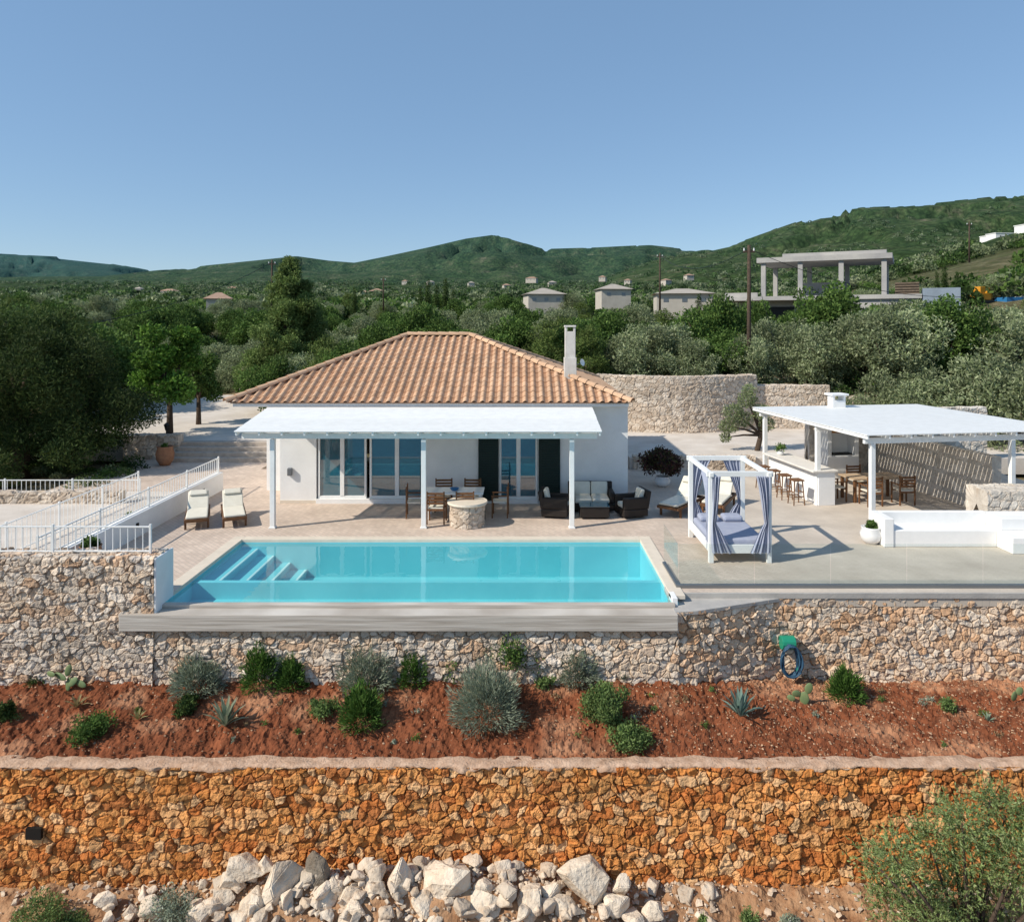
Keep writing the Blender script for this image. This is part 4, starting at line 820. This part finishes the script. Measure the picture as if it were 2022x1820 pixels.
for (u,v,yd,w,h) in ((1985,475,330,14,2.8),(1960,478,335,8,2.5),(2015,500,300,8,4.5),(2045,470,300,14,5)):
    small_house('white modern flat-roofed house on the hillside',(u-1030)*yd/F,yd,w,6,h,.1,white,0,hz_at(v,yd),white)
ub=thing('unfinished_building','bare grey concrete frame of an unfinished two-storey building','building',(31.2,74,5.75),math.radians(-28))
G().box(-6.4,5.8,-4,4.6,6.0,6.5).box(-4.0,5.3,-3.5,4.1,6.501,6.85).obj('roof_slab',fconc,ub)
G().box(-9.6,8.2,-4.8,5.6,2.2,2.6).obj('floor_slab',fconc,ub)
for x in (-5.8,-2.3,1.4,5.1):
    for y in (-3.5,3.9): G().box(x-.22,x+.22,y-.22,y+.22,2.601,5.999).obj('column',fconc,ub)
G().box(-3,1,2.2,2.4,2.601,4.2).box(2,8,-4.5,5.3,-1.6,2.199).box(-8.6,2,-2.5,5.3,-1.6,2.199).box(-9.4,-6.2,-4.6,-4.4,2.601,3.0).obj('wall',fconc,ub)
G().box(8.25,11.2,-4.7,3.5,-2.2,3.1).obj('side_block',bconc,ub)
for q in ((4,5.4,-4.54,-4.45,-.2,1.6),(-6,-3,-2.54,-2.45,-.5,1.6),(9.1,10.2,-4.74,-4.65,.4,1.9)): G().box(*q).obj('opening',black,ub)
for k in range(5): G().box(6.0,8.0,-3.6,-1.4,2.61+k*.24,2.77+k*.24).obj('stacked_timber',M('grey_timber',(.18,.13,.09),(.1,.08,.06),6),ub)
ex=thing('excavator','orange excavator parked beside trees','excavator',((1936-1030)*100/F,100,hz_at(604,100)),.4); G().box(-1.1,1.1,-.8,.8,.8,1.7).box(-1,0,-.7,.3,1.7,2.6).obj('body',orangep,ex,.05)
g=G(); g.tube([(.9,0,1.5),(1.7,0,2.4),(2.4,0,1.2)],.15,6); g.obj('arm',orangep,ex)
for q in (-1.1,.6): G().box(-1.4,1.4,q,q+.5,0,.75).obj('track',black,ex,.1)
tk=thing('truck','small blue truck parked by a building site','truck',((2000-1030)*100/F,100,hz_at(612,100)),.2); G().box(-2,1,-1,1,.9,1.7).obj('cargo_bed',bluep,tk,.04); G().box(1.05,2.3,-1,1,.7,1.9).obj('cab',whitew,tk,.1)
for (x,y) in ((-1.4,-1),(1.6,-1),(-1.4,1),(1.6,1)): G().cyl((x,y-.12,.45),(x,y+.12,.45),.45,.45,14).obj('wheel',black,tk)
def pole(label,u,vt,vb,yd,r):
    x=(u-1030)*yd/F; zb=hz_at(vb,yd); zt=hz_at(vt,yd); t=thing('utility_pole',label,'utility pole',(x,yd,zb-.5),0,'utility poles')
    g=G(); g.cyl((0,0,0),(0,0,zt-zb+.5),r,r*.7,8); g.obj('shaft',bark,t,smooth=True); G().box(-.3,.3,-.04,.04,zt-zb+.1,zt-zb+.2).obj('crossarm',bark,t)
    for q in (-.26,.26): G().cyl((q,0,zt-zb+.2),(q,0,zt-zb+.34),.04,.03,8).obj('insulator',potw,t)
    return Vector((x,yd,zt-.2))
p1=pole('dark wooden utility pole rising behind the stone boundary wall',1479,484,745,38.5,.13)
p2=pole('distant wooden utility pole in the grove',1303,500,605,75,.11); p3=pole('distant wooden utility pole in the grove',757,548,605,95,.10); p4=pole('wooden utility pole on the hillside',1914,438,510,85,.11); p5=pole('utility pole behind a tall pine',537,513,600,60,.10)
def wire(a,b,sag,r=.015):
    g=G(); g.tube([a.lerp(b,t)-Vector((0,0,sag*4*t*(1-t))) for t in np.linspace(0,1,18)],r,4); g.obj('overhead_cable',black,label='thin black overhead power cable',category='cable')
wire(p1,Vector((26,43,7.2)),.7); wire(p1,p2,1.2,.02); wire(p5,Vector((-24,36,5.2)),.8,.02); wire(p1,Vector((13.9,38.5,2.6)),0,.012)
# ------------------------------------------------------------------ camera, sky, sun
cam=bpy.data.cameras.new('camera'); co=bpy.data.objects.new('camera',cam); COL.objects.link(co); co.location=(0,0,CH); co.rotation_euler=(math.radians(90),0,0)
cam.sensor_width=36; cam.lens=36*F/2022; cam.shift_y=-270/2022; cam.shift_x=-19/2022; cam.clip_end=20000; S.camera=co
d=Vector((2.8,1.25,-2.5)).normalized(); el=math.asin(-d.z); az=math.atan2(-d.x,-d.y)
sun=bpy.data.lights.new('sun','SUN'); sun.energy=5.0; sun.angle=math.radians(.5); sun.color=(1,.93,.81); so=bpy.data.objects.new('sun',sun); COL.objects.link(so); so.rotation_euler=d.to_track_quat('-Z','Y').to_euler(); so.location=(-20,-10,30)
W=bpy.data.worlds.new('World'); S.world=W; W.use_nodes=True; nt=W.node_tree; sk=nt.nodes.new('ShaderNodeTexSky'); sk.sky_type='NISHITA'; sk.sun_disc=False; sk.sun_elevation=el; sk.sun_rotation=az%(2*math.pi); sk.altitude=1500; sk.air_density=1.2; sk.dust_density=.1; sk.ozone_density=2.0
bg=nt.nodes['Background']; bg.inputs[1].default_value=.15
mx=nt.nodes.new('ShaderNodeMix'); mx.data_type='RGBA'; mx.inputs[0].default_value=.55; mx.inputs[7].default_value=(1.35,2.45,4.0,1)   # even, slightly hazy summer blue
nt.links.new(sk.outputs[0],mx.inputs[6]); nt.links.new(mx.outputs[2],bg.inputs[0])
S.view_settings.view_transform='Standard'; S.view_settings.look='None'; S.view_settings.exposure=0
